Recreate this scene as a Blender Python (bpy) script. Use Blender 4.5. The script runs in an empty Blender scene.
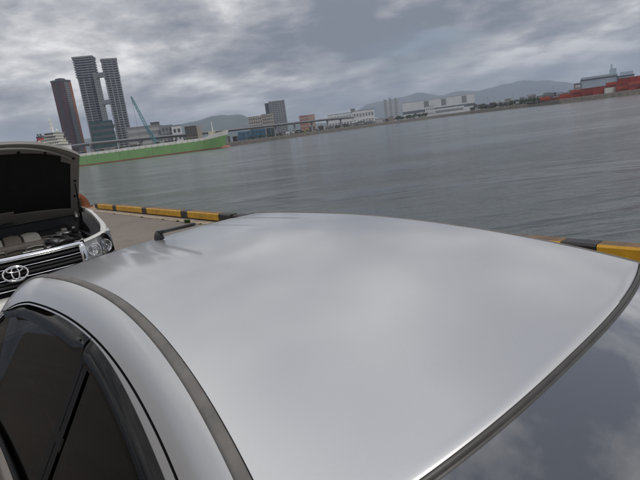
import bpy, bmesh, math, random
from mathutils import Vector, Matrix
random.seed(7)
R = math.radians
scene = bpy.context.scene
col = scene.collection

# ------------------------------------------------------------------ camera
CAM_H = 1.76
FPX = 490.0                       # focal length in pixels of a 640 px wide frame
ROLL = R(7.4)
PITCH = math.atan(109.5 * math.cos(ROLL) / FPX)
cam_d = bpy.data.cameras.new('camera')
cam_d.sensor_width = 36.0
cam_d.lens = 36.0 * FPX / 640.0
cam_d.clip_start = 0.02
cam_d.clip_end = 60000
cam = bpy.data.objects.new('camera', cam_d)
col.objects.link(cam)
_rt = Vector((1, 0, 0)); _up = Vector((0, math.sin(PITCH), math.cos(PITCH))); _fw = Vector((0, math.cos(PITCH), -math.sin(PITCH)))
_cx = _rt * math.cos(ROLL) - _up * math.sin(ROLL)
_cy = _rt * math.sin(ROLL) + _up * math.cos(ROLL)
cam.matrix_world = Matrix(((_cx.x, _cy.x, -_fw.x, 0), (_cx.y, _cy.y, -_fw.y, 0), (_cx.z, _cy.z, -_fw.z, CAM_H), (0, 0, 0, 1)))
scene.camera = cam

# ------------------------------------------------------------------ sky, sun, exposure
SUN_EL, SUN_AZ = R(50), R(126)    # azimuth from +Y towards +X: the sun stands veiled behind the camera's right shoulder
world = bpy.data.worlds.new('World')
scene.world = world
world.use_nodes = True
wn = world.node_tree; wn.nodes.clear()
def wnode(t, **k):
    n = wn.nodes.new(t)
    for a, b in k.items(): setattr(n, a, b)
    return n
def wmath(op, a=None, b=None, c=None):
    n = wnode('ShaderNodeMath', operation=op)
    for i, v in enumerate((a, b, c)):
        if v is None: continue
        if isinstance(v, (int, float)): n.inputs[i].default_value = v
        else: wn.links.new(v, n.inputs[i])
    return n.outputs[0]
w_out = wnode('ShaderNodeOutputWorld')
tc = wnode('ShaderNodeTexCoord')
sep = wnode('ShaderNodeSeparateXYZ'); wn.links.new(tc.outputs['Generated'], sep.inputs[0])
zc = wmath('ADD', wmath('ABSOLUTE', sep.outputs[2]), 0.20)
cu = wmath('DIVIDE', sep.outputs[0], zc); cv = wmath('DIVIDE', sep.outputs[1], zc)
cmb = wnode('ShaderNodeCombineXYZ'); wn.links.new(cu, cmb.inputs[0]); wn.links.new(cv, cmb.inputs[1])
def wnoise(scale, detail, rough, dist, off, stretch=(1, 1, 1)):
    mp = wnode('ShaderNodeMapping'); wn.links.new(cmb.outputs[0], mp.inputs[0])
    mp.inputs['Location'].default_value = off; mp.inputs['Scale'].default_value = stretch
    n = wnode('ShaderNodeTexNoise'); wn.links.new(mp.outputs[0], n.inputs['Vector'])
    n.inputs['Scale'].default_value = scale; n.inputs['Detail'].default_value = detail
    n.inputs['Roughness'].default_value = rough; n.inputs['Distortion'].default_value = dist
    return n.outputs['Fac']
n1 = wnoise(0.72, 9, 0.56, 0.15, (40.5, 33.1, 0.0), (1.15, 1.0, 1))
n2 = wnoise(2.7, 9, 0.60, 0.1, (45.5, 34.1, 4.0))
n3 = wnoise(0.6, 6, 0.55, 0.2, (1.4, 7.7, 9.0))
cl = wmath('ADD', wmath('MULTIPLY', n1, 0.58), wmath('MULTIPLY', n2, 0.42))
ramp = wnode('ShaderNodeValToRGB'); wn.links.new(cl, ramp.inputs[0])
els = ramp.color_ramp.elements
els[0].position = 0.415; els[0].color = (0.15, 0.165, 0.20, 1)
els[1].position = 0.61; els[1].color = (0.92, 0.905, 0.88, 1)
for p_, c_ in ((0.465, (0.255, 0.262, 0.284, 1)), (0.51, (0.375, 0.375, 0.386, 1)), (0.56, (0.60, 0.592, 0.585, 1))):
    e = els.new(p_); e.color = c_
# an overcast sky brightens evenly from the horizon up to the zenith
sinel = wmath('MAXIMUM', sep.outputs[2], 0.0)
cie = wmath('ADD', wmath('MULTIPLY', sinel, 2.2), 0.84)
hzm = wnode('ShaderNodeMix', data_type='RGBA')           # distant cloud pales into haze low over the horizon
wn.links.new(wmath('MULTIPLY', wmath('POWER', wmath('SUBTRACT', 1.0, sinel), 20.0), 0.62), hzm.inputs[0])
wn.links.new(ramp.outputs[0], hzm.inputs[6]); hzm.inputs[7].default_value = (0.60, 0.61, 0.625, 1)
bg_cloud = wnode('ShaderNodeBackground'); wn.links.new(hzm.outputs[2], bg_cloud.inputs[0]); wn.links.new(cie, bg_cloud.inputs[1])
sky = wnode('ShaderNodeTexSky', sky_type='NISHITA'); sky.sun_disc = False
sky.sun_elevation = SUN_EL; sky.sun_rotation = SUN_AZ; sky.air_density = 1.0; sky.dust_density = 1.5
bg_sky = wnode('ShaderNodeBackground'); wn.links.new(sky.outputs[0], bg_sky.inputs[0]); bg_sky.inputs[1].default_value = 0.08
gap = wnode('ShaderNodeMapRange'); gap.interpolation_type = 'SMOOTHSTEP'
gap.inputs['From Min'].default_value = 0.555; gap.inputs['From Max'].default_value = 0.68
gap.inputs['To Min'].default_value = 1.0; gap.inputs['To Max'].default_value = 0.15
wn.links.new(wmath('ADD', wmath('MULTIPLY', n3, 0.7), wmath('MULTIPLY', n2, 0.3)), gap.inputs['Value'])
mixw = wnode('ShaderNodeMixShader')
wn.links.new(gap.outputs[0], mixw.inputs[0]); wn.links.new(bg_sky.outputs[0], mixw.inputs[1]); wn.links.new(bg_cloud.outputs[0], mixw.inputs[2])
wn.links.new(mixw.outputs[0], w_out.inputs[0])

sun_d = bpy.data.lights.new('sun', 'SUN'); sun_d.energy = 1.4; sun_d.angle = R(12); sun_d.color = (1.0, 0.95, 0.88)
sun = bpy.data.objects.new('sun', sun_d); col.objects.link(sun)
sdir = Vector((math.sin(SUN_AZ) * math.cos(SUN_EL), math.cos(SUN_AZ) * math.cos(SUN_EL), math.sin(SUN_EL)))
sun.rotation_euler = (-sdir).to_track_quat('-Z', 'Y').to_euler()
sun.location = (20, 40, 60)
scene.view_settings.view_transform = 'Standard'
scene.view_settings.look = 'None'
scene.view_settings.exposure = 0.0
scene.view_settings.gamma = 1.0
scene.view_settings.use_curve_mapping = False

# ------------------------------------------------------------------ helpers
def pray(u, v):
    x, y = u - 320.0, 240.0 - v
    a = x * math.cos(ROLL) + y * math.sin(ROLL); b = -x * math.sin(ROLL) + y * math.cos(ROLL)
    return Vector((a, FPX * math.cos(PITCH) + b * math.sin(PITCH), b * math.cos(PITCH) - FPX * math.sin(PITCH)))
def at(u, v, Y):                 # the place at distance Y along a sight line of the photograph
    d = pray(u, v)
    return Vector((d.x * Y / d.y, Y, CAM_H + d.z * Y / d.y))

MATS = {}
def mat(name, color, rough=0.6, metal=0.0, var=0.0, vscale=3.0, bump=0.0, bscale=30.0, coat=0.0, color2=None, spec=0.5, vdetail=5, bdist=0.01):
    if name in MATS: return MATS[name]
    m = bpy.data.materials.new(name); m.use_nodes = True
    nt = m.node_tree; b = nt.nodes['Principled BSDF']
    b.inputs['Base Color'].default_value = (*color, 1); b.inputs['Roughness'].default_value = rough
    b.inputs['Metallic'].default_value = metal; b.inputs['Coat Weight'].default_value = coat
    b.inputs['Coat Roughness'].default_value = 0.04
    b.inputs['Specular IOR Level'].default_value = spec
    if var or color2 or bump:
        t = nt.nodes.new('ShaderNodeTexCoord')
    if var or color2:
        n = nt.nodes.new('ShaderNodeTexNoise'); n.inputs['Scale'].default_value = vscale; n.inputs['Detail'].default_value = vdetail
        n.inputs['Roughness'].default_value = 0.62
        nt.links.new(t.outputs['Object'], n.inputs['Vector'])
        r = nt.nodes.new('ShaderNodeValToRGB'); nt.links.new(n.outputs['Fac'], r.inputs[0])
        c2 = color2 or tuple(c * (1 - var) for c in color)
        c1 = color if color2 else tuple(min(1, c * (1 + var)) for c in color)
        r.color_ramp.elements[0].position = 0.33; r.color_ramp.elements[0].color = (*c2, 1)
        r.color_ramp.elements[1].position = 0.67; r.color_ramp.elements[1].color = (*c1, 1)
        nt.links.new(r.outputs[0], b.inputs['Base Color'])
    if bump:
        n = nt.nodes.new('ShaderNodeTexNoise'); n.inputs['Scale'].default_value = bscale; n.inputs['Detail'].default_value = 6
        nt.links.new(t.outputs['Object'], n.inputs['Vector'])
        bp = nt.nodes.new('ShaderNodeBump'); bp.inputs['Strength'].default_value = bump; bp.inputs['Distance'].default_value = bdist
        nt.links.new(n.outputs['Fac'], bp.inputs['Height']); nt.links.new(bp.outputs[0], b.inputs['Normal'])
    MATS[name] = m
    return m

def glass(name, tint, rough=0.02, refl=1.0):
    if name in MATS: return MATS[name]
    m = bpy.data.materials.new(name); m.use_nodes = True
    nt = m.node_tree; nt.nodes.clear()
    o = nt.nodes.new('ShaderNodeOutputMaterial'); mx = nt.nodes.new('ShaderNodeMixShader')
    tr = nt.nodes.new('ShaderNodeBsdfTransparent'); tr.inputs[0].default_value = (*tint, 1)
    gl = nt.nodes.new('ShaderNodeBsdfGlossy'); gl.inputs['Roughness'].default_value = rough
    fr = nt.nodes.new('ShaderNodeFresnel'); fr.inputs[0].default_value = 1.52
    mu = nt.nodes.new('ShaderNodeMath'); mu.operation = 'MULTIPLY'; mu.inputs[1].default_value = 1.8 * refl; mu.use_clamp = True
    nt.links.new(fr.outputs[0], mu.inputs[0]); nt.links.new(mu.outputs[0], mx.inputs[0])
    nt.links.new(tr.outputs[0], mx.inputs[1]); nt.links.new(gl.outputs[0], mx.inputs[2]); nt.links.new(mx.outputs[0], o.inputs[0])
    MATS[name] = m
    return m

def link_mesh(name, me, material, parent=None):
    if material is not None and len(me.materials) == 0: me.materials.append(material)
    o = bpy.data.objects.new(name, me); col.objects.link(o)
    if parent is not None: o.parent = parent
    return o
class MB:
    def __init__(s): s.v = []; s.f = []
    def add(s, vs, fs):
        n = len(s.v); s.v += [tuple(p) for p in vs]; s.f += [tuple(i + n for i in f) for f in fs]; return s
    def box(s, x0, x1, y0, y1, z0, z1, M=None):
        vs = [Vector((x, y, z)) for z in (z0, z1) for y in (y0, y1) for x in (x0, x1)]
        if M is not None: vs = [M @ p for p in vs]
        return s.add(vs, [(0, 2, 3, 1), (4, 5, 7, 6), (0, 1, 5, 4), (2, 6, 7, 3), (0, 4, 6, 2), (1, 3, 7, 5)])
    def tube(s, pts, rad, n=8, cap=True):
        pts = [Vector(p) for p in pts]; rr = rad if isinstance(rad, (list, tuple)) else [rad] * len(pts)
        rings = []; up = None
        for i, p in enumerate(pts):
            t = (pts[min(i + 1, len(pts) - 1)] - pts[max(i - 1, 0)]).normalized()
            if up is None:
                up = Vector((0, 0, 1)) if abs(t.z) < 0.9 else Vector((1, 0, 0))
            a = t.cross(up).normalized(); b = a.cross(t).normalized(); up = b
            rings.append([p + (a * math.cos(2 * math.pi * k / n) + b * math.sin(2 * math.pi * k / n)) * rr[i] for k in range(n)])
        vs = [q for r_ in rings for q in r_]; fs = []
        for i in range(len(pts) - 1):
            for k in range(n):
                k2 = (k + 1) % n
                fs.append((i * n + k, i * n + k2, (i + 1) * n + k2, (i + 1) * n + k))
        if cap:
            fs.append(tuple(range(n))[::-1]); fs.append(tuple((len(pts) - 1) * n + k for k in range(n)))
        return s.add(vs, fs)
    def lathe(s, prof, n=24, M=None):         # prof: (radius, height) pairs about Z
        vs = []
        for r_, z in prof:
            for k in range(n):
                a = 2 * math.pi * k / n
                p = Vector((r_ * math.cos(a), r_ * math.sin(a), z)); vs.append(M @ p if M is not None else p)
        fs = []
        for i in range(len(prof) - 1):
            for k in range(n):
                k2 = (k + 1) % n
                fs.append((i * n + k, i * n + k2, (i + 1) * n + k2, (i + 1) * n + k))
        return s.add(vs, fs)
    def prism(s, poly, z0, z1, M=None):       # poly in XY, extruded along Z
        n = len(poly)
        vs = [Vector((x, y, z0)) for x, y in poly] + [Vector((x, y, z1)) for x, y in poly]
        if M is not None: vs = [M @ p for p in vs]
        fs = [tuple(range(n))[::-1], tuple(range(n, 2 * n))] + [(i, (i + 1) % n, n + (i + 1) % n, n + i) for i in range(n)]
        return s.add(vs, fs)
    def grid(s, rows, skip=None, flip=False):          # rows: equal lists of points
        m = len(rows[0]); vs = [p for r_ in rows for p in r_]; fs = []
        for i in range(len(rows) - 1):
            for j in range(m - 1):
                if skip and skip(i, j): continue
                q = (i * m + j, i * m + j + 1, (i + 1) * m + j + 1, (i + 1) * m + j)
                fs.append(q[::-1] if flip else q)
        return s.add(vs, fs)
    def mesh(s, name, smooth=False, merge=0.0):
        me = bpy.data.meshes.new(name); me.from_pydata(s.v, [], s.f)
        bm = bmesh.new(); bm.from_mesh(me)
        if merge: bmesh.ops.remove_doubles(bm, verts=bm.verts, dist=merge)
        loose = [v for v in bm.verts if not v.link_faces]
        if loose: bmesh.ops.delete(bm, geom=loose, context='VERTS')
        bmesh.ops.recalc_face_normals(bm, faces=bm.faces)
        bm.to_mesh(me); bm.free()
        if smooth:
            for p in me.polygons: p.use_smooth = True
        me.update()
        return me
    def build(s, name, material, parent=None, smooth=False, bevel=0.0, merge=0.0, sharp=None, segs=2):
        me = s.mesh(name, smooth, merge)
        if sharp is not None: me.set_sharp_from_angle(angle=R(sharp))
        o = link_mesh(name, me, material, parent)
        if bevel:
            md = o.modifiers.new('bevel', 'BEVEL'); md.width = bevel; md.segments = segs; md.limit_method = 'ANGLE'; md.angle_limit = R(35)
        return o
def tag(o, label, cat, group=None):
    o['label'] = label; o['category'] = cat
    if group: o['group'] = group
    return o
def struct(o): o['kind'] = 'structure'; return o
def stuff(o): o['kind'] = 'stuff'; return o
def empty(name, loc=(0, 0, 0), rz=0.0):
    e = bpy.data.objects.new(name, None); col.objects.link(e); e.location = loc; e.rotation_euler = (0, 0, rz); e.empty_display_size = 0.3
    return e
def copy_obj(o, parent=None):
    c = o.copy(); col.objects.link(c); c.parent = parent
    return c
def smooth01(x): x = max(0.0, min(1.0, x)); return x * x * (3 - 2 * x)
def lerp(a, b, t): return a + (b - a) * t

# ------------------------------------------------------------------ quay, water, far land, hills
WATER_Z = -2.9
KA = Vector((-8.084, 18.124, 0)); KD = Vector((0.64452, -0.76458, 0)); KN = Vector((0.76458, 0.64452, 0))   # kerb line: start, direction, towards the water
def kp(a, o, z=0.0): return KA + KD * a + KN * o + Vector((0, 0, z))

def noise_mat(name, build):
    m = bpy.data.materials.new(name); m.use_nodes = True
    build(m.node_tree, m.node_tree.nodes['Principled BSDF']); MATS[name] = m
    return m
def tnoise(nt, vec, scale, detail=6, rough=0.6, dist=0.0):
    n = nt.nodes.new('ShaderNodeTexNoise'); n.inputs['Scale'].default_value = scale; n.inputs['Detail'].default_value = detail
    n.inputs['Roughness'].default_value = rough; n.inputs['Distortion'].default_value = dist
    nt.links.new(vec, n.inputs['Vector']); return n.outputs['Fac']
def tramp(nt, fac, stops):
    r = nt.nodes.new('ShaderNodeValToRGB'); nt.links.new(fac, r.inputs[0]); e = r.color_ramp.elements
    e[0].position, e[0].color = stops[0][0], (*stops[0][1], 1); e[1].position, e[1].color = stops[-1][0], (*stops[-1][1], 1)
    for p, c in stops[1:-1]:
        k = e.new(p); k.color = (*c, 1)
    return r.outputs[0]
def tmix(nt, fac, a, b, mode='MIX'):
    x = nt.nodes.new('ShaderNodeMix'); x.data_type = 'RGBA'; x.blend_type = mode
    for sck, v in ((x.inputs[0], fac), (x.inputs[6], a), (x.inputs[7], b)):
        if isinstance(v, (int, float)): sck.default_value = v
        elif isinstance(v, tuple): sck.default_value = (*v, 1)
        else: nt.links.new(v, sck)
    return x.outputs[2]
def tmath(nt, op, a, b=None):
    n = nt.nodes.new('ShaderNodeMath'); n.operation = op
    for i, v in enumerate((a, b)):
        if v is None: continue
        if isinstance(v, (int, float)): n.inputs[i].default_value = v
        else: nt.links.new(v, n.inputs[i])
    return n.outputs[0]

def _quay(nt, b):
    t = nt.nodes.new('ShaderNodeTexCoord').outputs['Object']
    big = tramp(nt, tnoise(nt, t, 0.35, 5), [(0.3, (0.150, 0.127, 0.106)), (0.7, (0.215, 0.185, 0.156))])
    fine = tramp(nt, tnoise(nt, t, 42, 7, 0.75), [(0.3, (0.55, 0.55, 0.55)), (0.7, (1.25, 1.22, 1.2))])
    c = tmix(nt, 1.0, big, fine, 'MULTIPLY')
    st = tramp(nt, tnoise(nt, t, 1.7, 8, 0.7, 0.6), [(0.55, (0, 0, 0)), (0.72, (1, 1, 1))])
    c = tmix(nt, tmath(nt, 'MULTIPLY', st, 0.65), c, (0.085, 0.077, 0.064))
    nt.links.new(c, b.inputs['Base Color']); b.inputs['Roughness'].default_value = 0.86
    bp = nt.nodes.new('ShaderNodeBump'); bp.inputs['Strength'].default_value = 0.5; bp.inputs['Distance'].default_value = 0.01
    nt.links.new(tnoise(nt, t, 60, 6, 0.7), bp.inputs['Height']); nt.links.new(bp.outputs[0], b.inputs['Normal'])
M_QUAY = noise_mat('quay_concrete', _quay)
M_SOIL = mat('joint_soil', (0.018, 0.016, 0.012), 0.95, var=0.4, vscale=20)
M_COPE = mat('coping_concrete', (0.27, 0.215, 0.165), 0.85, var=0.3, vscale=4, bump=0.4, bscale=40)

# quay apron: one sheet with a seaward face
JO = -0.32                        # joint between apron and coping
a0, a1 = -420.0, 300.0
q = MB()
def strip(mb, o0, o1, z0, z1):
    pts = [kp(a0, o0, z0), kp(a1, o0, z0), kp(a1, o1, z0), kp(a0, o1, z0)]
    vs = [Vector((p.x, p.y, z1)) for p in pts] + pts
    mb.add(vs, [(0, 1, 2, 3), (7, 6, 5, 4), (0, 4, 5, 1), (1, 5, 6, 2), (2, 6, 7, 3), (3, 7, 4, 0)])
strip(q, -420, JO, -4.0, 0.0); struct(q.build('quay_apron', M_QUAY))
q = MB(); strip(q, JO + 0.035, 0.42, -4.0, 0.0); struct(q.build('quay_coping', M_COPE))
q = MB(); strip(q, JO - 0.001, JO + 0.036, -0.06, -0.018); struct(q.build('quay_joint', M_SOIL))

# water
def _water(nt, b):
    t = nt.nodes.new('ShaderNodeTexCoord').outputs['Object']
    def mapped(s, rz=0.0):
        m = nt.nodes.new('ShaderNodeMapping'); nt.links.new(t, m.inputs[0]); m.inputs['Scale'].default_value = s; m.inputs['Rotation'].default_value = (0, 0, rz)
        return m.outputs[0]
    b.inputs['Base Color'].default_value = (0.066, 0.077, 0.076, 1); b.inputs['Roughness'].default_value = 0.13; b.inputs['IOR'].default_value = 1.333
    h1 = tnoise(nt, mapped((0.55, 1.5, 1), R(-18)), 0.55, 3, 0.5, 0.3)
    h2 = tnoise(nt, mapped((0.7, 1.6, 1), R(-30)), 1.9, 4, 0.55, 0.5)
    h3 = tnoise(nt, mapped((1, 1.4, 1), R(10)), 6.5, 3, 0.5)
    patch = tramp(nt, tnoise(nt, mapped((0.5, 1.0, 1), R(-20)), 0.055, 4, 0.6, 0.8), [(0.40, (0.22, 0.22, 0.22)), (0.62, (1, 1, 1))])
    h = tmath(nt, 'ADD', tmath(nt, 'MULTIPLY', h1, 0.30), tmath(nt, 'MULTIPLY', h2, 0.11))
    h = tmath(nt, 'ADD', h, tmath(nt, 'MULTIPLY', h3, 0.03))
    h0 = tnoise(nt, mapped((0.35, 1.5, 1), R(-24)), 0.30, 3, 0.5, 0.5)
    h = tmath(nt, 'ADD', h, tmath(nt, 'MULTIPLY', h0, 0.34))
    h = tmath(nt, 'MULTIPLY', h, patch)
    bp = nt.nodes.new('ShaderNodeBump'); bp.inputs['Strength'].default_value = 1.0; bp.inputs['Distance'].default_value = 1.5
    nt.links.new(h, bp.inputs['Height']); nt.links.new(bp.outputs[0], b.inputs['Normal'])
M_WATER = noise_mat('harbour_water', _water)
w = MB(); w.add([(-9000, -3000, WATER_Z), (9000, -3000, WATER_Z), (9000, 9000, WATER_Z), (-9000, 9000, WATER_Z)], [(0, 1, 2, 3)])
struct(w.build('water', M_WATER))

# far land: shoreline as sight-line / distance pairs
SHORE = [(-400, 170, 515), (40, 170, 515), (150, 157, 515), (222, 147, 520), (240, 145, 560), (285, 138, 650), (330, 131, 740), (365, 126, 830), (400, 121, 900),
         (440, 116.5, 880), (470, 113, 800), (500, 110, 700), (530, 107, 640), (560, 104, 545), (600, 99, 505), (640, 94, 480), (760, 80, 470), (1400, 60, 470)]
def shore_y(u):
    for (ua, va, ya), (ub, vb, yb) in zip(SHORE, SHORE[1:]):
        if ua <= u <= ub: return ya + (yb - ya) * (u - ua) / (ub - ua)
    return SHORE[-1][2]
spts = []
for u, v, Y in SHORE:
    p = at(u, v, Y); spts.append((p.x, Y))
def _land(nt, b):
    t = nt.nodes.new('ShaderNodeTexCoord').outputs['Object']
    c = tramp(nt, tnoise(nt, t, 0.03, 6, 0.65), [(0.35, (0.075, 0.068, 0.045)), (0.5, (0.11, 0.095, 0.07)), (0.66, (0.16, 0.14, 0.11))])
    nt.links.new(c, b.inputs['Base Color']); b.inputs['Roughness'].default_value = 0.9
M_LAND = noise_mat('far_land', _land)
M_RIP = mat('revetment_stone', (0.085, 0.073, 0.058), 0.9, var=0.5, vscale=0.35)
LAND_Z = 1.9
ld = MB()
rowA = [Vector((x, y, WATER_Z - 1)) for x, y in spts]
rowB = [Vector((x * 1.012, y * 1.012 + 1.5, LAND_Z - 0.9)) for x, y in spts]
rowC = [Vector((x * 1.018, y * 1.018 + 3.0, LAND_Z)) for x, y in spts]
rowD = [Vector((x * 1.6, 2600, LAND_Z)) for x, y in spts]
rowE = [Vector((x * 6, 12500, LAND_Z)) for x, y in spts]
ld.grid([rowC, rowD, rowE]); struct(ld.build('far_shore', M_LAND))
rv = MB(); rv.grid([rowA, rowB, rowC]); struct(rv.build('revetment', M_RIP))

# hills
from mathutils import noise as mnoise
M_HILL = mat('forest_hill', (0.055, 0.068, 0.045), 0.95, var=0.35, vscale=0.004)
def hills(name, ridge, Y, depth, seed):
    mb = MB(); n = 110; rows = []
    us = [ridge[0][0] + (ridge[-1][0] - ridge[0][0]) * i / n for i in range(n + 1)]
    def rv_(u):
        for (ua, va), (ub, vb) in zip(ridge, ridge[1:]):
            if ua <= u <= ub:
                return va + (vb - va) * smooth01((u - ua) / (ub - ua))
        return ridge[-1][1]
    m = 22
    for j in range(m + 1):
        k = j / m; prof = math.sin(math.pi * min(1, k * 1.0)) ** 0.9
        row = []
        for u in us:
            top = at(u, rv_(u), Y); p = Vector((top.x, Y - depth / 2 + depth * k, 0))
            hgt = max(8.0, top.z)
            e = mnoise.fractal(Vector((p.x / 900 + seed, p.y / 900, 0)), 0.9, 2.1, 6)
            e2 = mnoise.noise(Vector((p.x / 160, p.y / 160, seed)))
            z = hgt * prof * (1 + 0.16 * e * (1 - abs(2 * k - 1) * 0.3)) + e2 * hgt * 0.03 * prof
            row.append(Vector((p.x, p.y, max(-1.0, z) if 0 < j < m else -1.0)))
        rows.append(row)
    mb.grid(rows)
    return struct(mb.build(name, M_HILL, smooth=True))
hills('mountain_range', [(325, 128), (350, 114), (372, 104), (388, 100), (402, 96), (416, 92.5), (428, 93.5), (440, 95), (455, 92), (470, 91), (490, 88), (508, 83.5), (522, 81), (538, 80), (552, 82), (564, 87), (580, 92), (600, 95)], 9500, 2600, 3.0)
hills('forested_hill', [(-60, 165), (-20, 158), (0, 148), (20, 146), (45, 140), (90, 139), (130, 131), (165, 125), (182, 123), (200, 120), (222, 116.5), (240, 116), (252, 120), (275, 121), (300, 124), (330, 123), (350, 126), (380, 121)], 6000, 1500, 9.0)

# ------------------------------------------------------------------ kerb units and bollard
def _yel(nt, b):
    t = nt.nodes.new('ShaderNodeTexCoord').outputs['Object']
    c = tramp(nt, tnoise(nt, t, 6, 6), [(0.3, (0.47, 0.245, 0.012)), (0.7, (0.64, 0.345, 0.010))])
    ch = tramp(nt, tnoise(nt, t, 13, 9, 0.78, 0.3), [(0.60, (0, 0, 0)), (0.66, (1, 1, 1))])
    c = tmix(nt, tmath(nt, 'MULTIPLY', ch, 0.85), c, (0.13, 0.10, 0.075))
    gr_ = tramp(nt, tnoise(nt, t, 2.2, 7, 0.7), [(0.45, (0, 0, 0)), (0.8, (1, 1, 1))])
    nt.links.new(tmix(nt, tmath(nt, 'MULTIPLY', gr_, 0.5), c, (0.16, 0.085, 0.02)), b.inputs['Base Color']); b.inputs['Roughness'].default_value = 0.55
M_YEL = noise_mat('kerb_yellow', _yel)
M_BLK = mat('kerb_black', (0.016, 0.015, 0.015), 0.5, var=0.4, vscale=9)
M_KTOP = mat('kerb_worn_top', (0.20, 0.11, 0.045), 0.7, color2=(0.10, 0.065, 0.04), vscale=6)
PATTERN = [('b', .33), ('y', 1.55), ('b', .36), ('y', 2.20), ('b', .35), ('y', 2.25), ('b', .38), ('y', 1.57), ('b', .52)]
seg_cache = {}
def kerb_seg(kind, ln):
    key = (kind, ln)
    if key in seg_cache: return seg_cache[key]
    prof = [(0.0, 0.035), (0.0, 0.172), (0.022, 0.198), (0.185, 0.198), (0.205, 0.178), (0.205, 0.035)]
    g = 0.004
    mb = MB(); n = len(prof)
    mb.add([(g, o, z) for o, z in prof] + [(ln - g, o, z) for o, z in prof],
           [tuple(range(n))[::-1], tuple(range(n, 2 * n))] + [(i, (i + 1) % n, n + (i + 1) % n, n + i) for i in range(n)])
    me = mb.mesh('kerb_section'); me.materials.append(M_YEL if kind == 'y' else M_BLK)
    me.materials.append(M_KTOP)
    if kind == 'y':
        for p in me.polygons:
            c = p.center
            if p.normal.z > 0.9 and c.z > 0.19: p.material_index = 1
    seg_cache[key] = me
    return me
M_FOOT = mat('kerb_foot', (0.05, 0.045, 0.04), 0.9)
rzk = math.atan2(KD.y, KD.x)
def kerb_unit(a, label):
    e = empty('kerb_unit', kp(a, 0.0), rzk)
    x = 0.0
    for k, ln in PATTERN:
        o = link_mesh('yellow_section' if k == 'y' else 'black_section', kerb_seg(k, ln), None, e); o.location = (x, 0, 0)
        x += ln
    f = MB(); f.box(0.06, 9.45, 0.045, 0.165, -0.002, 0.06); f.build('foot', M_FOOT, e)
    tag(e, label, 'kerb', 'painted kerb units along the quay edge')
kerb_unit(0.05, 'black and yellow painted kerb beside the rusty curved bollard')
kerb_unit(9.68, 'black and yellow painted kerb by the quay edge beside the silver sedan')
kerb_unit(-12.4, 'black and yellow painted kerb behind the raised bonnet, beyond the bollard')
kerb_unit(19.4, 'black and yellow painted kerb past the rear of the silver sedan')

M_RUST = mat('rusty_iron', (0.24, 0.075, 0.022), 0.85, color2=(0.10, 0.032, 0.014), vscale=14, bump=0.6, bscale=45)
M_RSTAIN = mat('rust_stained_concrete', (0.36, 0.20, 0.10), 0.9, color2=(0.20, 0.12, 0.075), vscale=5)
e = empty('mooring_bollard', kp(-1.32, 0.06), rzk)
mb = MB()                                        # a curved post that leans inland over its base, head hooked
pts, rads = [], []
for i in range(13):
    t = i / 12; ang = R(-8 + 115 * t)
    pts.append((0, 0.02 - 0.20 * (1 - math.cos(ang)) * 0.9 + 0.0, 0.02 + 0.33 * math.sin(min(ang, R(90))) + 0.10 * t))
    rads.append(0.16 - 0.045 * t if t < 0.7 else 0.128 + 0.03 * math.sin((t - 0.7) / 0.3 * math.pi) * 1)
mb.tube([Vector(p) for p in pts], rads, 18)
mb.build('post', M_RUST, e, smooth=True, sharp=50)
mb = MB(); mb.lathe([(0.0, 0.008), (0.27, 0.008), (0.27, 0.035), (0.19, 0.055), (0.15, 0.09)], 24); mb.build('base_flange', M_RUST, e, smooth=True, sharp=40)
for k in range(6):
    mb = MB(); a = k * math.pi / 3 + 0.3
    mb.lathe([(0, 0.07), (0.022, 0.07), (0.022, 0.03)], 6, Matrix.Translation((0.225 * math.cos(a), 0.225 * math.sin(a), 0)))
    mb.build('bolt', M_RUST, e)
tag(e, 'rusty orange curved iron mooring bollard in the gap between painted kerbs', 'bollard')
mb = MB(); mb.prism([(0.62 * math.cos(a * math.pi / 12) * (1 + 0.18 * math.sin(a * 2.3)), 0.30 * math.sin(a * math.pi / 12) * (1 + 0.1 * math.cos(a * 1.7))) for a in range(24)], 0.002, 0.007)
o = mb.build('rust_stain', M_RSTAIN); o.location = kp(-1.15, 0.04); o.rotation_euler = (0, 0, rzk); struct(o)

# weeds in the joint
M_WEED = mat('weed_leaf', (0.07, 0.12, 0.025), 0.6, color2=(0.10, 0.13, 0.03), vscale=30)
def weed(a, n, h, label):
    mb = MB(); rnd = random.Random(int(a * 100))
    for i in range(n):
        an = rnd.uniform(0, 6.28); l = h * rnd.uniform(0.5, 1.0); w_ = 0.012 + 0.012 * rnd.random(); lean = rnd.uniform(0.3, 1.1)
        b_ = Vector((rnd.gauss(0, 0.05 if n > 40 else 0.012), rnd.gauss(0, 0.008), -0.018)); d = Vector((math.cos(an), math.sin(an), 0)); sd = Vector((-d.y, d.x, 0)) * w_
        m_ = b_ + d * l * 0.4 * lean + Vector((0, 0, l * 0.6)); t_ = b_ + d * l * lean + Vector((0, 0, l * (1 - 0.3 * lean)))
        mb.add([b_ - sd * 0.4, b_ + sd * 0.4, m_ + sd, m_ - sd, t_], [(0, 1, 2, 3), (3, 2, 4)])
    o = mb.build('weed', M_WEED); o.location = kp(a, JO + 0.018); o.rotation_euler = (0, 0, rzk)
    tag(o, label, 'weed', 'weeds growing in the quay joint')
weed(8.05, 70, 0.15, 'largest green weed tuft in the concrete joint behind the sedan antenna')
for a, n, h in ((7.5, 26, 0.07), (6.6, 16, 0.05), (5.2, 22, 0.06), (4.3, 12, 0.05), (8.7, 18, 0.06), (2.9, 14, 0.05)):
    weed(a, n, h, 'small green weed tuft in the concrete joint along the kerb')

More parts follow.
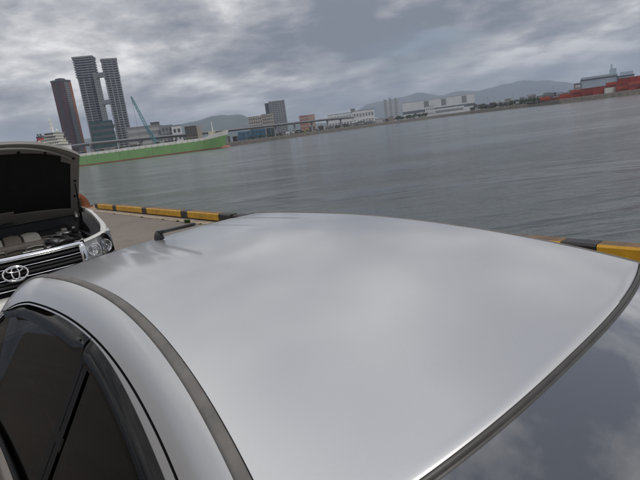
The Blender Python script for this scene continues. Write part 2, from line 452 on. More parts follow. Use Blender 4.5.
# ------------------------------------------------------------------ silver sedan
def _silver(nt, b):
    t = nt.nodes.new('ShaderNodeTexCoord').outputs['Object']
    fl = tramp(nt, tnoise(nt, t, 2600, 1, 0.5), [(0.35, (0.49, 0.487, 0.485)), (0.65, (0.58, 0.577, 0.575))])
    dirt = tramp(nt, tnoise(nt, t, 70.0, 8, 0.8, 0.4), [(0.60, (1, 1, 1)), (0.80, (0.93, 0.925, 0.91))])
    nt.links.new(tmix(nt, 1.0, fl, dirt, 'MULTIPLY'), b.inputs['Base Color'])
    b.inputs['Metallic'].default_value = 0.78; b.inputs['Coat Weight'].default_value = 1.0
    b.inputs['Coat Roughness'].default_value = 0.12
    b.inputs['Roughness'].default_value = 0.42
    sp = tramp(nt, tnoise(nt, t, 9.0, 8, 0.75, 0.3), [(0.35, (0.36,) * 3), (0.75, (0.39,) * 3)])
    nt.links.new(sp, b.inputs['Roughness'])
M_SIL = noise_mat('silver_metallic_paint', _silver)
M_MOULD = mat('grey_rubber_moulding', (0.115, 0.106, 0.096), 0.6, var=0.18, vscale=14, bump=0.15, bscale=160, bdist=0.002)
M_SEAL = mat('black_rubber_seal', (0.006, 0.006, 0.0065), 0.85, spec=0.25)
M_BTRIM = mat('black_gloss_trim', (0.006, 0.006, 0.007), 0.6, spec=0.12)
M_GLASS = glass('tinted_side_glass', (0.045, 0.043, 0.040), 0.02, 0.30)
M_RGLASS = glass('tinted_rear_glass', (0.05, 0.052, 0.055), 0.015, 3.3)
M_VIS = glass('smoked_acrylic', (0.06, 0.057, 0.055), 0.03, 0.24)
M_INT = mat('dark_interior', (0.02, 0.019, 0.018), 0.85)
M_SEAT = mat('grey_brown_seat_cloth', (0.075, 0.062, 0.052), 0.9, var=0.2, vscale=40)
M_CHROME = mat('chrome', (0.78, 0.78, 0.79), 0.08, 1.0)
M_TYRE = mat('tyre_rubber', (0.018, 0.018, 0.018), 0.8)
M_ALLOY = mat('alloy_wheel', (0.45, 0.45, 0.46), 0.35, 0.9)
M_TAIL = mat('tail_lamp_red', (0.30, 0.01, 0.01), 0.15, coat=1.0)
M_LAMP = mat('lamp_clear', (0.75, 0.77, 0.79), 0.1, 0.7)

LEN = 1.96798; WS = 0.70; ZT = CAM_H - 0.41293; LEAN = -0.0451
CROWN, BOW, CFR = 0.02194, 0.08168, 0.03682
def rail(s):
    """half width and height of the roof rail, carried on along the rear glass and the windscreen"""
    def core(s):
        v = 2 * s / LEN - 1
        return 0.55 * (1 - 0.08323 * v + 0.16172 * v * v - 0.01785 * v ** 3), ZT + 0.02715 * v - 0.0823 * v * v + 0.02135 * v ** 3 - 0.00412 * v ** 4
    if s < 0:
        q = -s / 0.78; w0, z0 = core(0)
        return w0 + 0.055 * q - 0.02 * q * q, z0 - 0.216 * q - 0.10 * q * q
    if s > LEN:
        t = s - LEN; w0, z0 = core(LEN)
        return w0 + 0.25 * t, z0 - 0.091 * t - 0.60 * t * t
    return core(s)
_ds = [i * 0.002 for i in range(401)]
_g, _h = [0.0], [0.0]
for d_ in _ds[1:]:
    th = R(min(34 + d_ / 0.14 * 36, 59)); _g.append(_g[-1] + math.cos(th) * 0.002); _h.append(_h[-1] + math.sin(th) * 0.002)
def gh(d):
    i = max(0.0, min(399.9, d / 0.002)); k = int(i); t = i - k
    return lerp(_g[k], _g[k + 1], t), lerp(_h[k], _h[k + 1], t)
def lean(p): return Vector((p[0], p[1], p[2] + LEAN * p[1] * min(1.0, max(0.0, (p[2] - 0.35) / 0.9))))
def sidep(s, d, out=0.0):
    w_, z_ = rail(s); g, h = gh(d)
    th = R(min(34 + d / 0.14 * 36, 59))
    return Vector((s, w_ + g + out * math.sin(th), z_ - h + out * math.cos(th)))
def roofp(S, T, dz=0.0):
    w_, z_ = rail(S * LEN); a = abs(T)
    s = S * LEN - BOW * (1 - a ** 2.5) * (1 - S) + CFR * (1 - a ** 2.5) * S
    return Vector((s, T * w_, z_ + CROWN * (1 - 0.6 * smooth01((S - 0.5) / 0.4)) * (1 - a ** 2.4) + dz))
def mir(p): return Vector((p.x, -p.y, p.z))

sed = empty('silver_sedan', (0.42871, 1.00773, 0.0), 0.67818 + math.pi / 2)
tag(sed, 'silver metallic sedan with grey roof mouldings and smoked door visors', 'car')

def spart(mb, name, m, parent=None, sharp=32, **k):
    mb.v = [tuple(lean(p)) for p in mb.v]
    return mb.build(name, m, parent or sed, smooth=True, sharp=sharp, **k)

# roof panel with rolled edges
NS, NT = 84, 128
rf = MB(); rows = []
for i in range(NS + 1):
    S = i / NS; w_ = rail(S * LEN)[0]; te = 1 - 0.0140 / w_
    row = [roofp(S, -te, -0.014), roofp(S, -te - 0.0004, -0.005)]
    def bead(T):                     # two shallow pressed beads on each side, dying out rearwards
        a = abs(T); f_ = smooth01((S - 0.42) / 0.3)
        return -0.0016 * f_ * smooth01((a - 0.70) / 0.05) - 0.0013 * f_ * smooth01((a - 0.40) / 0.05)
    row += [roofp(S, T_, bead(T_)) for T_ in [te * math.sin(math.pi / 2 * (2 * j / NT - 1) * 0.98) / math.sin(math.pi / 2 * 0.98) for j in range(NT + 1)]]
    row += [roofp(S, te + 0.0004, -0.005), roofp(S, te, -0.014)]
    rows.append(row)
first = [Vector((p.x - 0.004, p.y, p.z - 0.004)) for p in rows[0]]; first2 = [Vector((p.x - 0.003, p.y, p.z - 0.014)) for p in rows[0]]
rf.grid([first2, first] + rows)
roof_panel = spart(rf, 'roof_panel', M_SIL, sharp=50)

def along_rail(prof, s0, s1, n, sgn):
    """sweep a small (across, up) profile along the rail"""
    rows = []
    for i in range(n + 1):
        s = lerp(s0, s1, i / n); w_, z_ = rail(s)
        row = []
        for a, b in prof:
            p = Vector((s, w_ + a, z_ + b)); row.append(p if sgn > 0 else mir(p))
        rows.append(row)
    return rows
for sgn in (1, -1):
    mb = MB(); mb.grid(along_rail([(-0.016, -0.011), (0.016, -0.014)], -0.70, LEN + 0.55, 90, sgn)); spart(mb, 'roof_ditch', M_SEAL)
    mb = MB(); mb.grid(along_rail([(-0.0136, -0.008), (-0.0132, -0.0010), (-0.008, 0.0014), (0.0, 0.0012), (0.007, -0.0010), (0.0125, -0.0046), (0.0128, -0.010)], -0.03, LEN + 0.30, 90, sgn))
    spart(mb, 'roof_moulding', M_MOULD, sharp=60)

# rear glass, its moulding, windscreen
def rearp(q, T, dz=0.0):
    E_ = roofp(0, T); w0 = rail(0)[0]; w1, z1 = rail(-0.78 * q)
    return Vector((E_.x - 0.78 * q, T * w1, E_.z - 0.216 * q - 0.10 * q * q + dz))
def tser(n, e=1.0): return [e * math.sin(math.pi / 2 * (2 * j / n - 1) * 0.97) / math.sin(math.pi / 2 * 0.97) for j in range(n + 1)]
mb = MB(); mb.grid([[rearp(q_, t, dz) for t in tser(48, 0.985)] for q_, dz in ((0.0055, -0.016), (0.0062, -0.005), (0.0085, -0.0012), (0.0125, 0.0006), (0.0165, -0.0004), (0.0185, -0.0035), (0.0195, -0.0065), (0.0235, -0.0075), (0.0255, -0.010))])
rg_m = spart(mb, 'rear_glass_moulding', mat('dark_rubber_moulding', (0.045, 0.041, 0.038), 0.42, var=0.2, vscale=16, bump=0.15, bscale=150, bdist=0.002), sharp=40)
mb = MB(); mb.grid([[rearp(lerp(0.022, 0.97, i / 26), t, -0.009) for t in tser(40, 0.955)] for i in range(27)]); rgl = spart(mb, 'rear_window', M_RGLASS)
mb = MB()
for k in range(14):
    q_ = 0.17 + k * 0.052
    mb.tube([lean(rearp(q_, t * 0.85, -0.0115)) for t in tser(14)], 0.0009, 4)
mb.build('defroster_wires', mat('defroster_copper', (0.12, 0.07, 0.04), 0.5), rgl)
for sgn in (1, -1):
    rows = []
    for i in range(21):
        q_ = lerp(0.02, 1.0, i / 20); rows.append([rearp(q_, sgn * t, dz) for t, dz in ((0.95, -0.012), (0.955, -0.002), (0.97, 0.0), (0.985, -0.003))])
    mb = MB(); mb.grid(rows); spart(mb, 'rear_side_moulding', M_MOULD)
def windp(t, T, dz=0.0):
    w_, z_ = rail(LEN + t); a = abs(T); bl = CFR + 0.10 * t
    return Vector((LEN + t + bl * (1 - a ** 2.5), T * w_, z_ + 0.4 * CROWN * (1 - a ** 2.4) + dz))
mb = MB(); mb.grid([[windp(lerp(0.012, WS, i / 20), t, -0.006) for t in tser(32, 0.95)] for i in range(21)]); spart(mb, 'windscreen', M_GLASS)
mb = MB(); mb.grid([[windp(t_, t, dz) for t in tser(32, 0.97)] for t_, dz in ((-0.004, -0.012), (0.0, -0.002), (0.014, -0.001), (0.018, -0.008))]); spart(mb, 'windscreen_moulding', M_SEAL)
for sgn in (1, -1):
    mb = MB(); mb.grid([[windp(lerp(0.0, WS, i / 20), sgn * t, dz) for t, dz in ((0.94, -0.012), (0.95, -0.003), (0.985, -0.004))] for i in range(21)]); spart(mb, 'windscreen_side_moulding', M_SEAL)

# side of the body
BELT = 0.775
D_GAP, GAPW = 0.130, 0.0085
def belt_d(s):
    z_ = rail(s)[1]
    for i, h in enumerate(_h):
        if z_ - h <= BELT: return max(_ds[i], D_GAP + 0.02)
    return _ds[-1]
def d_frame(s): return lerp(0.172, 0.151, smooth01((s - 0.4) / 0.7))
S_BP = 1.11
lower_prof = [(BELT, 0.0), (0.768, 0.006), (0.745, 0.35), (0.70, 0.72), (0.66, 0.95), (0.63, 1.0), (0.58, 0.985), (0.48, 0.985), (0.38, 0.95), (0.30, 0.88), (0.24, 0.72), (0.20, 0.45)]
WHEELS_S = (-0.20, 2.50); WZ, WR = 0.315, 0.315
NOSE, TAIL = 3.43, -1.28
def deck_edge(s):
    """half width and height of the shoulder line"""
    if s < -0.78:
        k = (s - TAIL) / (-0.78 - TAIL); return 0.76 * (1 - 0.16 * (1 - smooth01(k * 1.2)) ** 2), lerp(0.80, 0.83, k)
    if s > LEN + WS:
        k = (s - LEN - WS) / (NOSE - LEN - WS); return 0.75 * (1 - 0.22 * k ** 3), lerp(0.85, 0.66, k ** 1.5)
    p = sidep(s, belt_d(s)); return p.y, p.z
def plan(s):
    k = max(0, (s - 2.95) / (NOSE - 2.95), (-0.95 - s) / (-0.95 - TAIL)); return 1 - 0.20 * min(1, k) ** 2.4
def lowp(s, i):
    yb, zb = deck_edge(s); z, t = lower_prof[i]; f_ = (zb - 0.2) / (BELT - 0.2)
    y = lerp(yb, 0.945 * plan(s), t) if t > 0 else yb
    return Vector((s, y, 0.2 + (z - 0.2) * f_))
def arch(p):
    for sw in WHEELS_S:
        dx, dz = p.x - sw, p.z - WZ; r_ = math.hypot(dx, dz)
        if r_ < 0.365 and p.z < 0.70 and r_ > 1e-4: return Vector((sw + dx / r_ * 0.365, p.y, WZ + dz / r_ * 0.365)), True
    return p, False
def lower_panel(mb, s0, s1, sgn):
    n = max(2, int((s1 - s0) / 0.04)); pts = []; ins = []
    fine = [k / 3 for k in range(3 * (len(lower_prof) - 1) + 1)]
    for i in range(n + 1):
        s = lerp(s0, s1, i / n); row = []; ri = []
        for kf in fine:
            k = min(int(kf), len(lower_prof) - 2); p = lowp(s, k).lerp(lowp(s, k + 1), kf - k)
            p, b_ = arch(p); row.append(p if sgn > 0 else mir(p)); ri.append(b_)
        pts.append(row); ins.append(ri)
    mb.grid(pts, skip=lambda i, j: ins[i][j] and ins[i + 1][j] and ins[i][j + 1] and ins[i + 1][j + 1])
def rows_side(s0, s1, n, ds, sgn, out=0.0):
    rows = []
    for i in range(n + 1):
        s = lerp(s0, s1, i / n); row = []
        for d in ds(s): p = sidep(s, d, out); row.append(p if sgn > 0 else mir(p))
        rows.append(row)
    return rows
S_DR, S_DF = -0.10, 2.44
def win_front():
    s = LEN
    while belt_d(s) > d_frame(s) + 0.03 and s < 2.5: s += 0.005
    return s
S_WF = min(win_front(), 2.38)
for sgn in (1, -1):
    left = sgn > 0
    # roof side rail and pillars (fixed body)
    mb = MB(); mb.grid(rows_side(-0.78, LEN + WS, 100, lambda s: [0.0142, 0.0138, 0.017, 0.03, 0.045, 0.06, 0.075, 0.09, 0.11, D_GAP - 0.002, D_GAP], sgn))
    rws = rows_side(-0.78, LEN + WS, 100, lambda s: [0.0142], sgn); rin = rows_side(-0.78, LEN + WS, 100, lambda s: [0.0142], sgn, -0.012)
    mb.grid([a + b for a, b in zip(rws, rin)])
    mb.grid(rows_side(-0.78, S_DR, 18, lambda s: [lerp(D_GAP, belt_d(s), k / 8) for k in range(9)], sgn))      # rear pillar
    mb.grid(rows_side(S_DF + 0.006, LEN + WS, 10, lambda s: [lerp(D_GAP, belt_d(s), k / 4) for k in range(5)], sgn))
    colA = [sidep(-0.78, lerp(0.0, belt_d(-0.78), k / 8)) for k in range(9)]
    colB = [Vector((-0.93, deck_edge(-0.93)[0], deck_edge(-0.93)[1])).lerp(lowp(-0.93, 1), k / 8) for k in range(9)]
    mb.grid([[p if sgn > 0 else mir(p) for p in c_] for c_ in (colA, colB)])
    lower_panel(mb, -0.78, S_DR, sgn); lower_panel(mb, TAIL, -0.78, sgn); lower_panel(mb, S_DF + 0.006, LEN + WS, sgn); lower_panel(mb, LEN + WS, NOSE, sgn)
    spart(mb, 'side_panel', M_SIL, sharp=45)
    # dark channel behind the shut lines
    mb = MB(); mb.grid(rows_side(-0.12, LEN + WS - 0.02, 80, lambda s: [D_GAP - 0.012, D_GAP + 0.03], sgn, -0.013)); spart(mb, 'door_seal', M_SEAL)
    for nm, sa, sb in (('rear_door', S_DR + 0.006, S_BP - 0.003), ('front_door', S_BP + 0.003, S_DF)):
        mb = MB()
        top = lambda s: [D_GAP + GAPW + 0.0002, D_GAP + GAPW, lerp(D_GAP + GAPW, d_frame(s), 0.35), lerp(D_GAP + GAPW, d_frame(s), 0.7), d_frame(s) - 0.001, d_frame(s)]
        mb.grid(rows_side(sa, sb, 60, top, sgn))
        ret = MB()
        for dd in (lambda s: [D_GAP + GAPW + 0.0003], lambda s: [d_frame(s)]):
            r1 = rows_side(sa, sb, 60, dd, sgn, -0.0006); r2 = rows_side(sa, sb, 60, dd, sgn, -0.014); ret.grid([a + b for a, b in zip(r1, r2)])
        for s_e in (sa, sb):            # shut-line returns
            r1 = [sidep(s_e, d_) for d_ in (D_GAP + GAPW, d_frame(s_e))]; r2 = [sidep(s_e, d_, -0.014) for d_ in (D_GAP + GAPW, d_frame(s_e))]
            if not left: r1 = [mir(p) for p in r1]; r2 = [mir(p) for p in r2]
            ret.grid([r1, r2])
        if nm == 'rear_door': mb.grid(rows_side(sa, 0.10, 8, lambda s: [lerp(d_frame(s), belt_d(s), k / 6) for k in range(7)], sgn))
        else: mb.grid(rows_side(S_WF, sb, 4, lambda s: [lerp(d_frame(s), belt_d(s), k / 3) for k in range(4)], sgn))
        lower_panel(mb, sa, sb, sgn)
        door = spart(mb, nm, M_SIL, sharp=45)
        spart(ret, 'frame_return', M_SEAL, door)
        w0, w1 = (0.10, S_BP - 0.05) if nm == 'rear_door' else (S_BP + 0.05, S_WF)
        # black pillar trim beside the shut line
        p0, p1 = (w1, sb) if nm == 'rear_door' else (sa, w0)
        mb = MB(); mb.grid(rows_side(p0, p1, 4, lambda s: [lerp(d_frame(s), belt_d(s), k / 6) for k in range(7)], sgn, -0.004)); spart(mb, 'pillar_trim', M_BTRIM, door)
        mb = MB(); mb.grid(rows_side(w0, w1, 36, lambda s: [lerp(d_frame(s) - 0.004, belt_d(s) + 0.004, k / 8) for k in range(9)], sgn, -0.010)); spart(mb, 'window', M_GLASS, door)
        mb = MB(); mb.grid(rows_side(w0, w1, 36, lambda s: [d_frame(s), d_frame(s) + 0.012], sgn, -0.007)); spart(mb, 'window_seal', M_SEAL, door)
        mb = MB()
        for s_ in (0,):
            pts = [sidep(lerp(sa, sb, i / 12), belt_d(lerp(sa, sb, i / 12)), 0.004) for i in range(13)]
            if not left: pts = [mir(p) for p in pts]
            mb.tube([lean(p) for p in pts], 0.009, 6)
        mb.build('belt_moulding', M_BTRIM, door, smooth=True)
        # smoked visor standing proud of the glass
        v0, v1 = (0.16, S_BP - 0.012) if nm == 'rear_door' else (S_BP + 0.004, S_WF - 0.14)
        def vis_rows(off=0.0):
            rows = []
            n = 44
            for i in range(n + 1):
                k = i / n; s = lerp(v0, v1, k)
                endf = min(smooth01(k / 0.10), 1.0) if nm == 'front_door' else min(smooth01(k / 0.15), smooth01((1 - k) / 0.03) * 0.25 + 0.75)
                if nm == 'front_door': endf = min(endf * 0.55 + 0.45, smooth01((1 - k) / 0.12))
                wdt = 0.062 * max(0.08, endf); df = d_frame(s); row = []
                for j in range(7):
                    t = j / 6; o_ = 0.001 + 0.020 * math.sin(min(1, t * 1.3) * math.pi / 2) + off
                    slant = -0.035 * t if nm == 'rear_door' else -0.035 * t * (1 - k)
                    row.append(sidep(s + slant, df - 0.006 + wdt * t, o_))
                rows.append(row if left else [mir(p) for p in row])
            return rows
        mb = MB(); mb.grid(vis_rows()); mb.grid(vis_rows(-0.0025)); spart(mb, 'door_visor', M_VIS, door, sharp=60)
        # handle
        hs = sa + 0.10; hp = [lowp(hs + 0.16 * i / 8, 3).lerp(lowp(hs + 0.16 * i / 8, 4), 0.2) for i in range(9)]
        hp = [Vector((p.x, p.y + 0.012 + 0.022 * math.sin(math.pi * i / 8), p.z)) for i, p in enumerate(hp)]
        mb = MB(); mb.tube([lean(p if left else mir(p)) for p in hp], 0.011, 8); mb.build('handle', M_SIL, door, smooth=True)
        if nm == 'front_door':
            mc = lowp(2.56, 1); mb = MB()
            M_ = Matrix.Translation(lean(Vector((2.58, sgn * (mc.y + 0.06), 0.855)))) @ Matrix.Rotation(sgn * R(72), 4, 'Z')
            vs = [(0, 0.10, 0.060), (0.03, 0.10, 0.06)]
            for (x0_, ry, rz_) in ():
                pass
            rows = []
            for x_, sc in ((-0.045, 0.90), (-0.040, 1.0), (0.0, 0.98), (0.035, 0.80), (0.05, 0.45), (0.053, 0.05)):
                rows.append([M_ @ Vector((x_, 0.105 * sc * math.copysign(abs(math.cos(a)) ** 0.6, math.cos(a)), 0.065 * sc * math.copysign(abs(math.sin(a)) ** 0.6, math.sin(a)))) for a in [2 * math.pi * k / 20 for k in range(21)]])
            mb.grid(rows); mb.tube([M_ @ Vector((0.02, sgn * 0.06, -0.03)), lean(Vector((2.62, sgn * (mc.y - 0.03), 0.80)))], 0.02, 8)
            mi = mb.build('door_mirror', M_BTRIM, door, smooth=True, merge=0.0005)
            mb = MB(); mb.prism([(0.098 * math.copysign(abs(math.cos(a)) ** 0.6, math.cos(a)), 0.058 * math.copysign(abs(math.sin(a)) ** 0.6, math.sin(a))) for a in [2 * math.pi * k / 20 for k in range(20)]], -0.001, 0.002, M_ @ Matrix.Translation((-0.043, 0, 0)) @ Matrix(((0, 0, -1, 0), (1, 0, 0, 0), (0, 1, 0, 0), (0, 0, 0, 1))))
            mb.build('mirror_glass', M_CHROME, mi)

# bonnet, boot lid, front and rear fascias
def deckrow(s, crown, n=24):
    yb, zb = deck_edge(s); return [Vector((s, yb * t, zb + crown * (1 - abs(t) ** 2.6))) for t in tser(n, 0.999)]
mb = MB(); mb.grid([deckrow(lerp(LEN + WS + 0.02, NOSE - 0.02, i / 16), 0.035) for i in range(17)]); spart(mb, 'bonnet', M_SIL)
mb = MB(); mb.grid([[rearp(0.972, t, -0.012) for t in tser(24, 0.999)], [rearp(0.99, t, -0.004) for t in tser(24, 0.999)]] + [deckrow(lerp(-0.93, TAIL, i / 8), 0.03) for i in range(9)]); spart(mb, 'boot_lid', M_SIL)
mb = MB(); mb.grid([deckrow(s_, 0.02) for s_ in (LEN + WS - 0.1, LEN + WS - 0.04, LEN + WS + 0.015)]); spart(mb, 'cowl', M_SEAL)
for s_, sg_, nm in ((NOSE, 1, 'front_bumper'), (TAIL, -1, 'rear_bumper')):
    rows = []
    for j, (z, t) in enumerate(lower_prof):
        e_ = lowp(s_, j); pr = (0.0, 0.01, 0.05, 0.09, 0.12, 0.14, 0.15, 0.15, 0.14, 0.11, 0.07, 0.02)[j]
        rows.append([Vector((s_ + sg_ * pr * (1 - abs(t_) ** 3), e_.y * t_, e_.z + (0.02 * (1 - t_ * t_) if j == 0 else 0))) for t_ in tser(24)])
    mb = MB(); mb.grid(rows); spart(mb, nm, M_SIL)
def lamp(name, s_, y0, y1, z0, z1, dep, m):
    for sgn in (1, -1):
        mb = MB(); sg_ = 1 if dep > 0 else -1; rows = []
        for i in range(9):
            t = i / 8; y = lerp(y0, y1, t); x = s_ + dep * (1 - (y / 0.86) ** 3 * 1.4)
            rows.append([Vector((x + sg_ * 0.01 * math.sin(math.pi * k / 4), sgn * y, lerp(z0, z1, k / 4))) for k in range(5)])
        mb.grid(rows); rows2 = [[p - Vector((sg_ * 0.05, 0, 0)) for p in r_] for r_ in rows]; mb.grid(rows2)
        spart(mb, name, m)
lamp('headlight', NOSE, 0.30, 0.70, 0.56, 0.665, 0.16, M_LAMP)
lamp('tail_light', TAIL, 0.36, 0.70, 0.70, 0.82, -0.14, M_TAIL)
mb = MB()
for k in range(4): mb.box(NOSE + 0.125, NOSE + 0.16, -0.28, 0.28, 0.555 + k * 0.028, 0.567 + k * 0.028)
mb.build('front_grille', M_CHROME, sed)
# underbody, cabin
mb = MB(); mb.box(TAIL + 0.15, NOSE - 0.2, -0.62, 0.62, 0.22, 0.34); mb.box(-1.1, -0.75, -0.6, 0.6, 0.34, 0.8); mb.box(2.62, 3.2, -0.55, 0.55, 0.34, 0.62)
mb.build('underbody', M_INT, sed)
mb = MB(); mb.box(2.10, 2.55, -0.66, 0.66, 0.55, 0.90); mb.build('dashboard', M_INT, sed, bevel=0.03)
mb = MB(); mb.box(-0.72, -0.22, -0.62, 0.62, 0.6, 0.83); mb.build('parcel_shelf', M_INT, sed, bevel=0.03)
def seat(x, y, w2, hd):
    mb = MB()
    for (x0, x1, z0, z1, ww) in ((x, x + 0.5, 0.36, 0.52, w2),): mb.box(x0, x1, y - ww, y + ww, z0, z1)
    Mx = Matrix.Translation((x + 0.04, y, 0.50)) @ Matrix.Rotation(R(-16), 4, 'Y'); mb.box(-0.08, 0.05, -w2, w2, 0, 0.50, Mx)
    for hy in hd: mb.box(-0.04, 0.05, hy - 0.12, hy + 0.12, 0.53, 0.68, Mx)
    mb.build('seat', M_SEAT, sed, bevel=0.035, segs=3)
seat(1.10, 0.36, 0.25, (0,)); seat(1.10, -0.36, 0.25, (0,)); seat(0.12, 0.0, 0.58, (-0.33, 0.33))
mb = MB(); mb.grid([[Vector((p.x, p.y * 0.98, p.z - 0.022)) for p in [roofp(i / 14, t) for t in tser(12, 0.98)]] for i in range(15)]); spart(mb, 'headlining', mat('headlining_cloth', (0.10, 0.095, 0.09), 0.95))
tw = MB(); tw.lathe([(0.20, -0.09), (0.29, -0.10), (0.312, -0.08), (0.315, 0.0), (0.312, 0.08), (0.29, 0.10), (0.20, 0.09)], 36)
me_t = tw.mesh('tyre', True); me_t.materials.append(M_TYRE)
rm = MB(); rm.lathe([(0.205, -0.08), (0.205, 0.085), (0.19, 0.085), (0.185, 0.05), (0.06, 0.06), (0.0, 0.065)], 36)
me_r = rm.mesh('rim', True); me_r.materials.append(M_ALLOY)
for s_ in WHEELS_S:
    for sgn in (1, -1):
        wt = link_mesh('wheel', me_t, None, sed); wt.location = (s_, sgn * 0.79, WZ); wt.rotation_euler = (R(-90 * sgn), 0, 0)
        link_mesh('rim', me_r, None, wt)
# roof antenna at the windscreen header, mast folded back
AX, AY = 1.93, 0.045
zt_ = lean(roofp(AX / LEN, AY / rail(AX)[0])).z
ant = MB()
rows = []
for z, sc in ((-0.004, 1.0), (0.012, 0.97), (0.03, 0.80), (0.043, 0.5), (0.047, 0.1)):
    rows.append([Vector((AX + 0.048 * sc * math.cos(a) - (z * 0.1), AY + 0.021 * sc * math.sin(a), zt_ + z)) for a in [2 * math.pi * k / 18 for k in range(19)]])
ant.grid(rows); an = ant.build('antenna', mat('antenna_black', (0.012, 0.012, 0.012), 0.4), sed, smooth=True, sharp=50)
mb = MB(); mb.tube([(AX + 0.015, AY, zt_ + 0.036), (AX - 0.10, AY, zt_ + 0.054), (AX - 0.44, AY, zt_ + 0.110)], [0.011, 0.009, 0.0075], 8); mb.build('mast', MATS['antenna_black'], an, smooth=True)
mb = MB(); mb.lathe([(0, 0.012), (0.008, 0.010), (0.009, 0.0)], 10, Matrix.Translation((AX - 0.062, AY - 0.004, zt_ - 0.001))); mb.build('clip', M_CHROME, an, smooth=True)

# ------------------------------------------------------------------ white off-road wagon with its bonnet up
M_PEARL = mat('pearl_white_paint', (0.62, 0.605, 0.555), 0.32, 0.15, coat=0.9)
M_UNDER = mat('shaded_inner_panel', (0.21, 0.20, 0.18), 0.45, var=0.08, vscale=5)  # pearl body paint, darkened: the shade under the raised bonnet is in the colour
M_PAD = mat('black_felt_pad', (0.006, 0.006, 0.0065), 0.97, var=0.3, vscale=12, bump=0.4, bscale=70)
M_BAY = mat('engine_bay_black', (0.016, 0.016, 0.016), 0.6, var=0.3, vscale=9)
M_PLA = mat('black_plastic', (0.012, 0.012, 0.013), 0.75, var=0.2, vscale=10)
M_ECOV = mat('silver_grey_engine_cover', (0.21, 0.20, 0.18), 0.5, 0.1, var=0.12, vscale=12)
M_ECOV2 = mat('brown_grey_engine_cover', (0.085, 0.072, 0.060), 0.55, var=0.12, vscale=12)
M_ALU = mat('cast_aluminium', (0.35, 0.35, 0.35), 0.45, 0.8, var=0.2, vscale=20)
M_LENS = glass('clear_lens', (0.93, 0.94, 0.95), 0.02, 1.6)
M_REFL = mat('lamp_reflector', (0.82, 0.83, 0.83), 0.45, 0.1, var=0.15, vscale=25)
M_AMBER = mat('amber_marker', (0.45, 0.17, 0.05), 0.2, coat=0.8)
M_WGLASS = glass('wagon_glass', (0.35, 0.38, 0.37), 0.02, 1.3)
WYAW = R(34)
wag = empty('offroad_wagon', (-2.60, 4.07, 0.0), -math.pi / 2 + WYAW)
tag(wag, 'white off-road wagon with raised bonnet parked nose to nose with the sedan', 'car')
HW = 0.95
def fx(y): return -0.26 * (abs(y) / HW) ** 2.8          # how far the front sweeps back towards its corners
def ytop(x): return HW if x < -0.5 else lerp(HW - 0.05, HW, smooth01((-x) / 0.5))

# --- sides with wheel arches
WX = (-0.82, -3.67); WW_Z, WW_R = 0.385, 0.385
side_prof = [(1.235, 0.862), (1.230, 0.884), (1.20, 0.905), (1.12, 0.922), (1.03, 0.937), (0.92, 0.95), (0.80, 0.955), (0.70, 0.952), (0.60, 0.955), (0.52, 0.94), (0.46, 0.90), (0.42, 0.80)]
def wtop(x):     # the shoulder falls a little towards the nose
    return 0.0 if x < -1.25 else -0.165 * smooth01((x + 1.25) / 1.05)
def wsidep(x, i):
    z, y = side_prof[i]; k = max(0.0, (z - 0.95) / 0.285)
    nose = 1 - 0.10 * smooth01((x + 0.75) / 0.55) ** 1.5
    return Vector((x, y * nose, z + wtop(x) * k))
def wpanel(x0, x1, sgn, n):
    pts, ins = [], []
    for i in range(n + 1):
        x = lerp(x0, x1, i / n); row = []; ri = []
        m3 = 3 * (len(side_prof) - 1)
        for j in range(m3 + 1):
            k = min(j // 3, len(side_prof) - 2); p = wsidep(x, k).lerp(wsidep(x, k + 1), j / 3 - k); b_ = False
            for xw in WX:
                dx, dz = p.x - xw, p.z - WW_Z; r_ = math.hypot(dx, dz)
                if 1e-4 < r_ < 0.47: p = Vector((xw + dx / r_ * 0.47, p.y, WW_Z + dz / r_ * 0.47)); b_ = True
            row.append(p if sgn > 0 else mir(p)); ri.append(b_)
        pts.append(row); ins.append(ri)
    mb = MB(); mb.grid(pts, skip=lambda i, j: ins[i][j] and ins[i + 1][j] and ins[i][j + 1] and ins[i + 1][j + 1])
    return mb
for sgn in (1, -1):
    fm = wpanel(-1.30, -0.19, sgn, 30)
    # rolled inner flange of the wing along the bay
    rows = []
    for i in range(25):
        x = lerp(-1.30, -0.24, i / 24); p = wsidep(x, 0)
        rows.append([Vector((x, sgn * (p.y + a), p.z + b_)) for a, b_ in ((0.0, 0.0), (-0.008, -0.003), (-0.014, -0.014), (-0.016, -0.04))])
    fm.grid(rows); fm.build('front_wing', M_PEARL, wag, smooth=True, sharp=40)
    mb = MB(); mb.grid([[r_[-1], r_[-1] + Vector((0, -sgn * 0.05, -0.006)), r_[-1] + Vector((0, -sgn * 0.10, -0.012)), r_[-1] + Vector((0, -sgn * 0.105, -0.20))] for r_ in rows]); mb.build('wing_gutter', M_PLA, wag, smooth=True, sharp=40)
    for nm, xa, xb in (('front_door', -2.36, -1.305), ('rear_door', -3.30, -2.365), ('rear_quarter', -4.75, -3.305)):
        d = wpanel(xa, xb, sgn, 28).build(nm, M_PEARL, wag, smooth=True, sharp=40)
        if 'door' in nm:
            mb = MB(); hp = [Vector((lerp(xa + 0.08, xa + 0.24, i / 6), sgn * (0.945 + 0.025 * math.sin(math.pi * i / 6)), 1.05)) for i in range(7)]
            mb.tube(hp, 0.013, 8); mb.build('handle', M_CHROME, d, smooth=True)
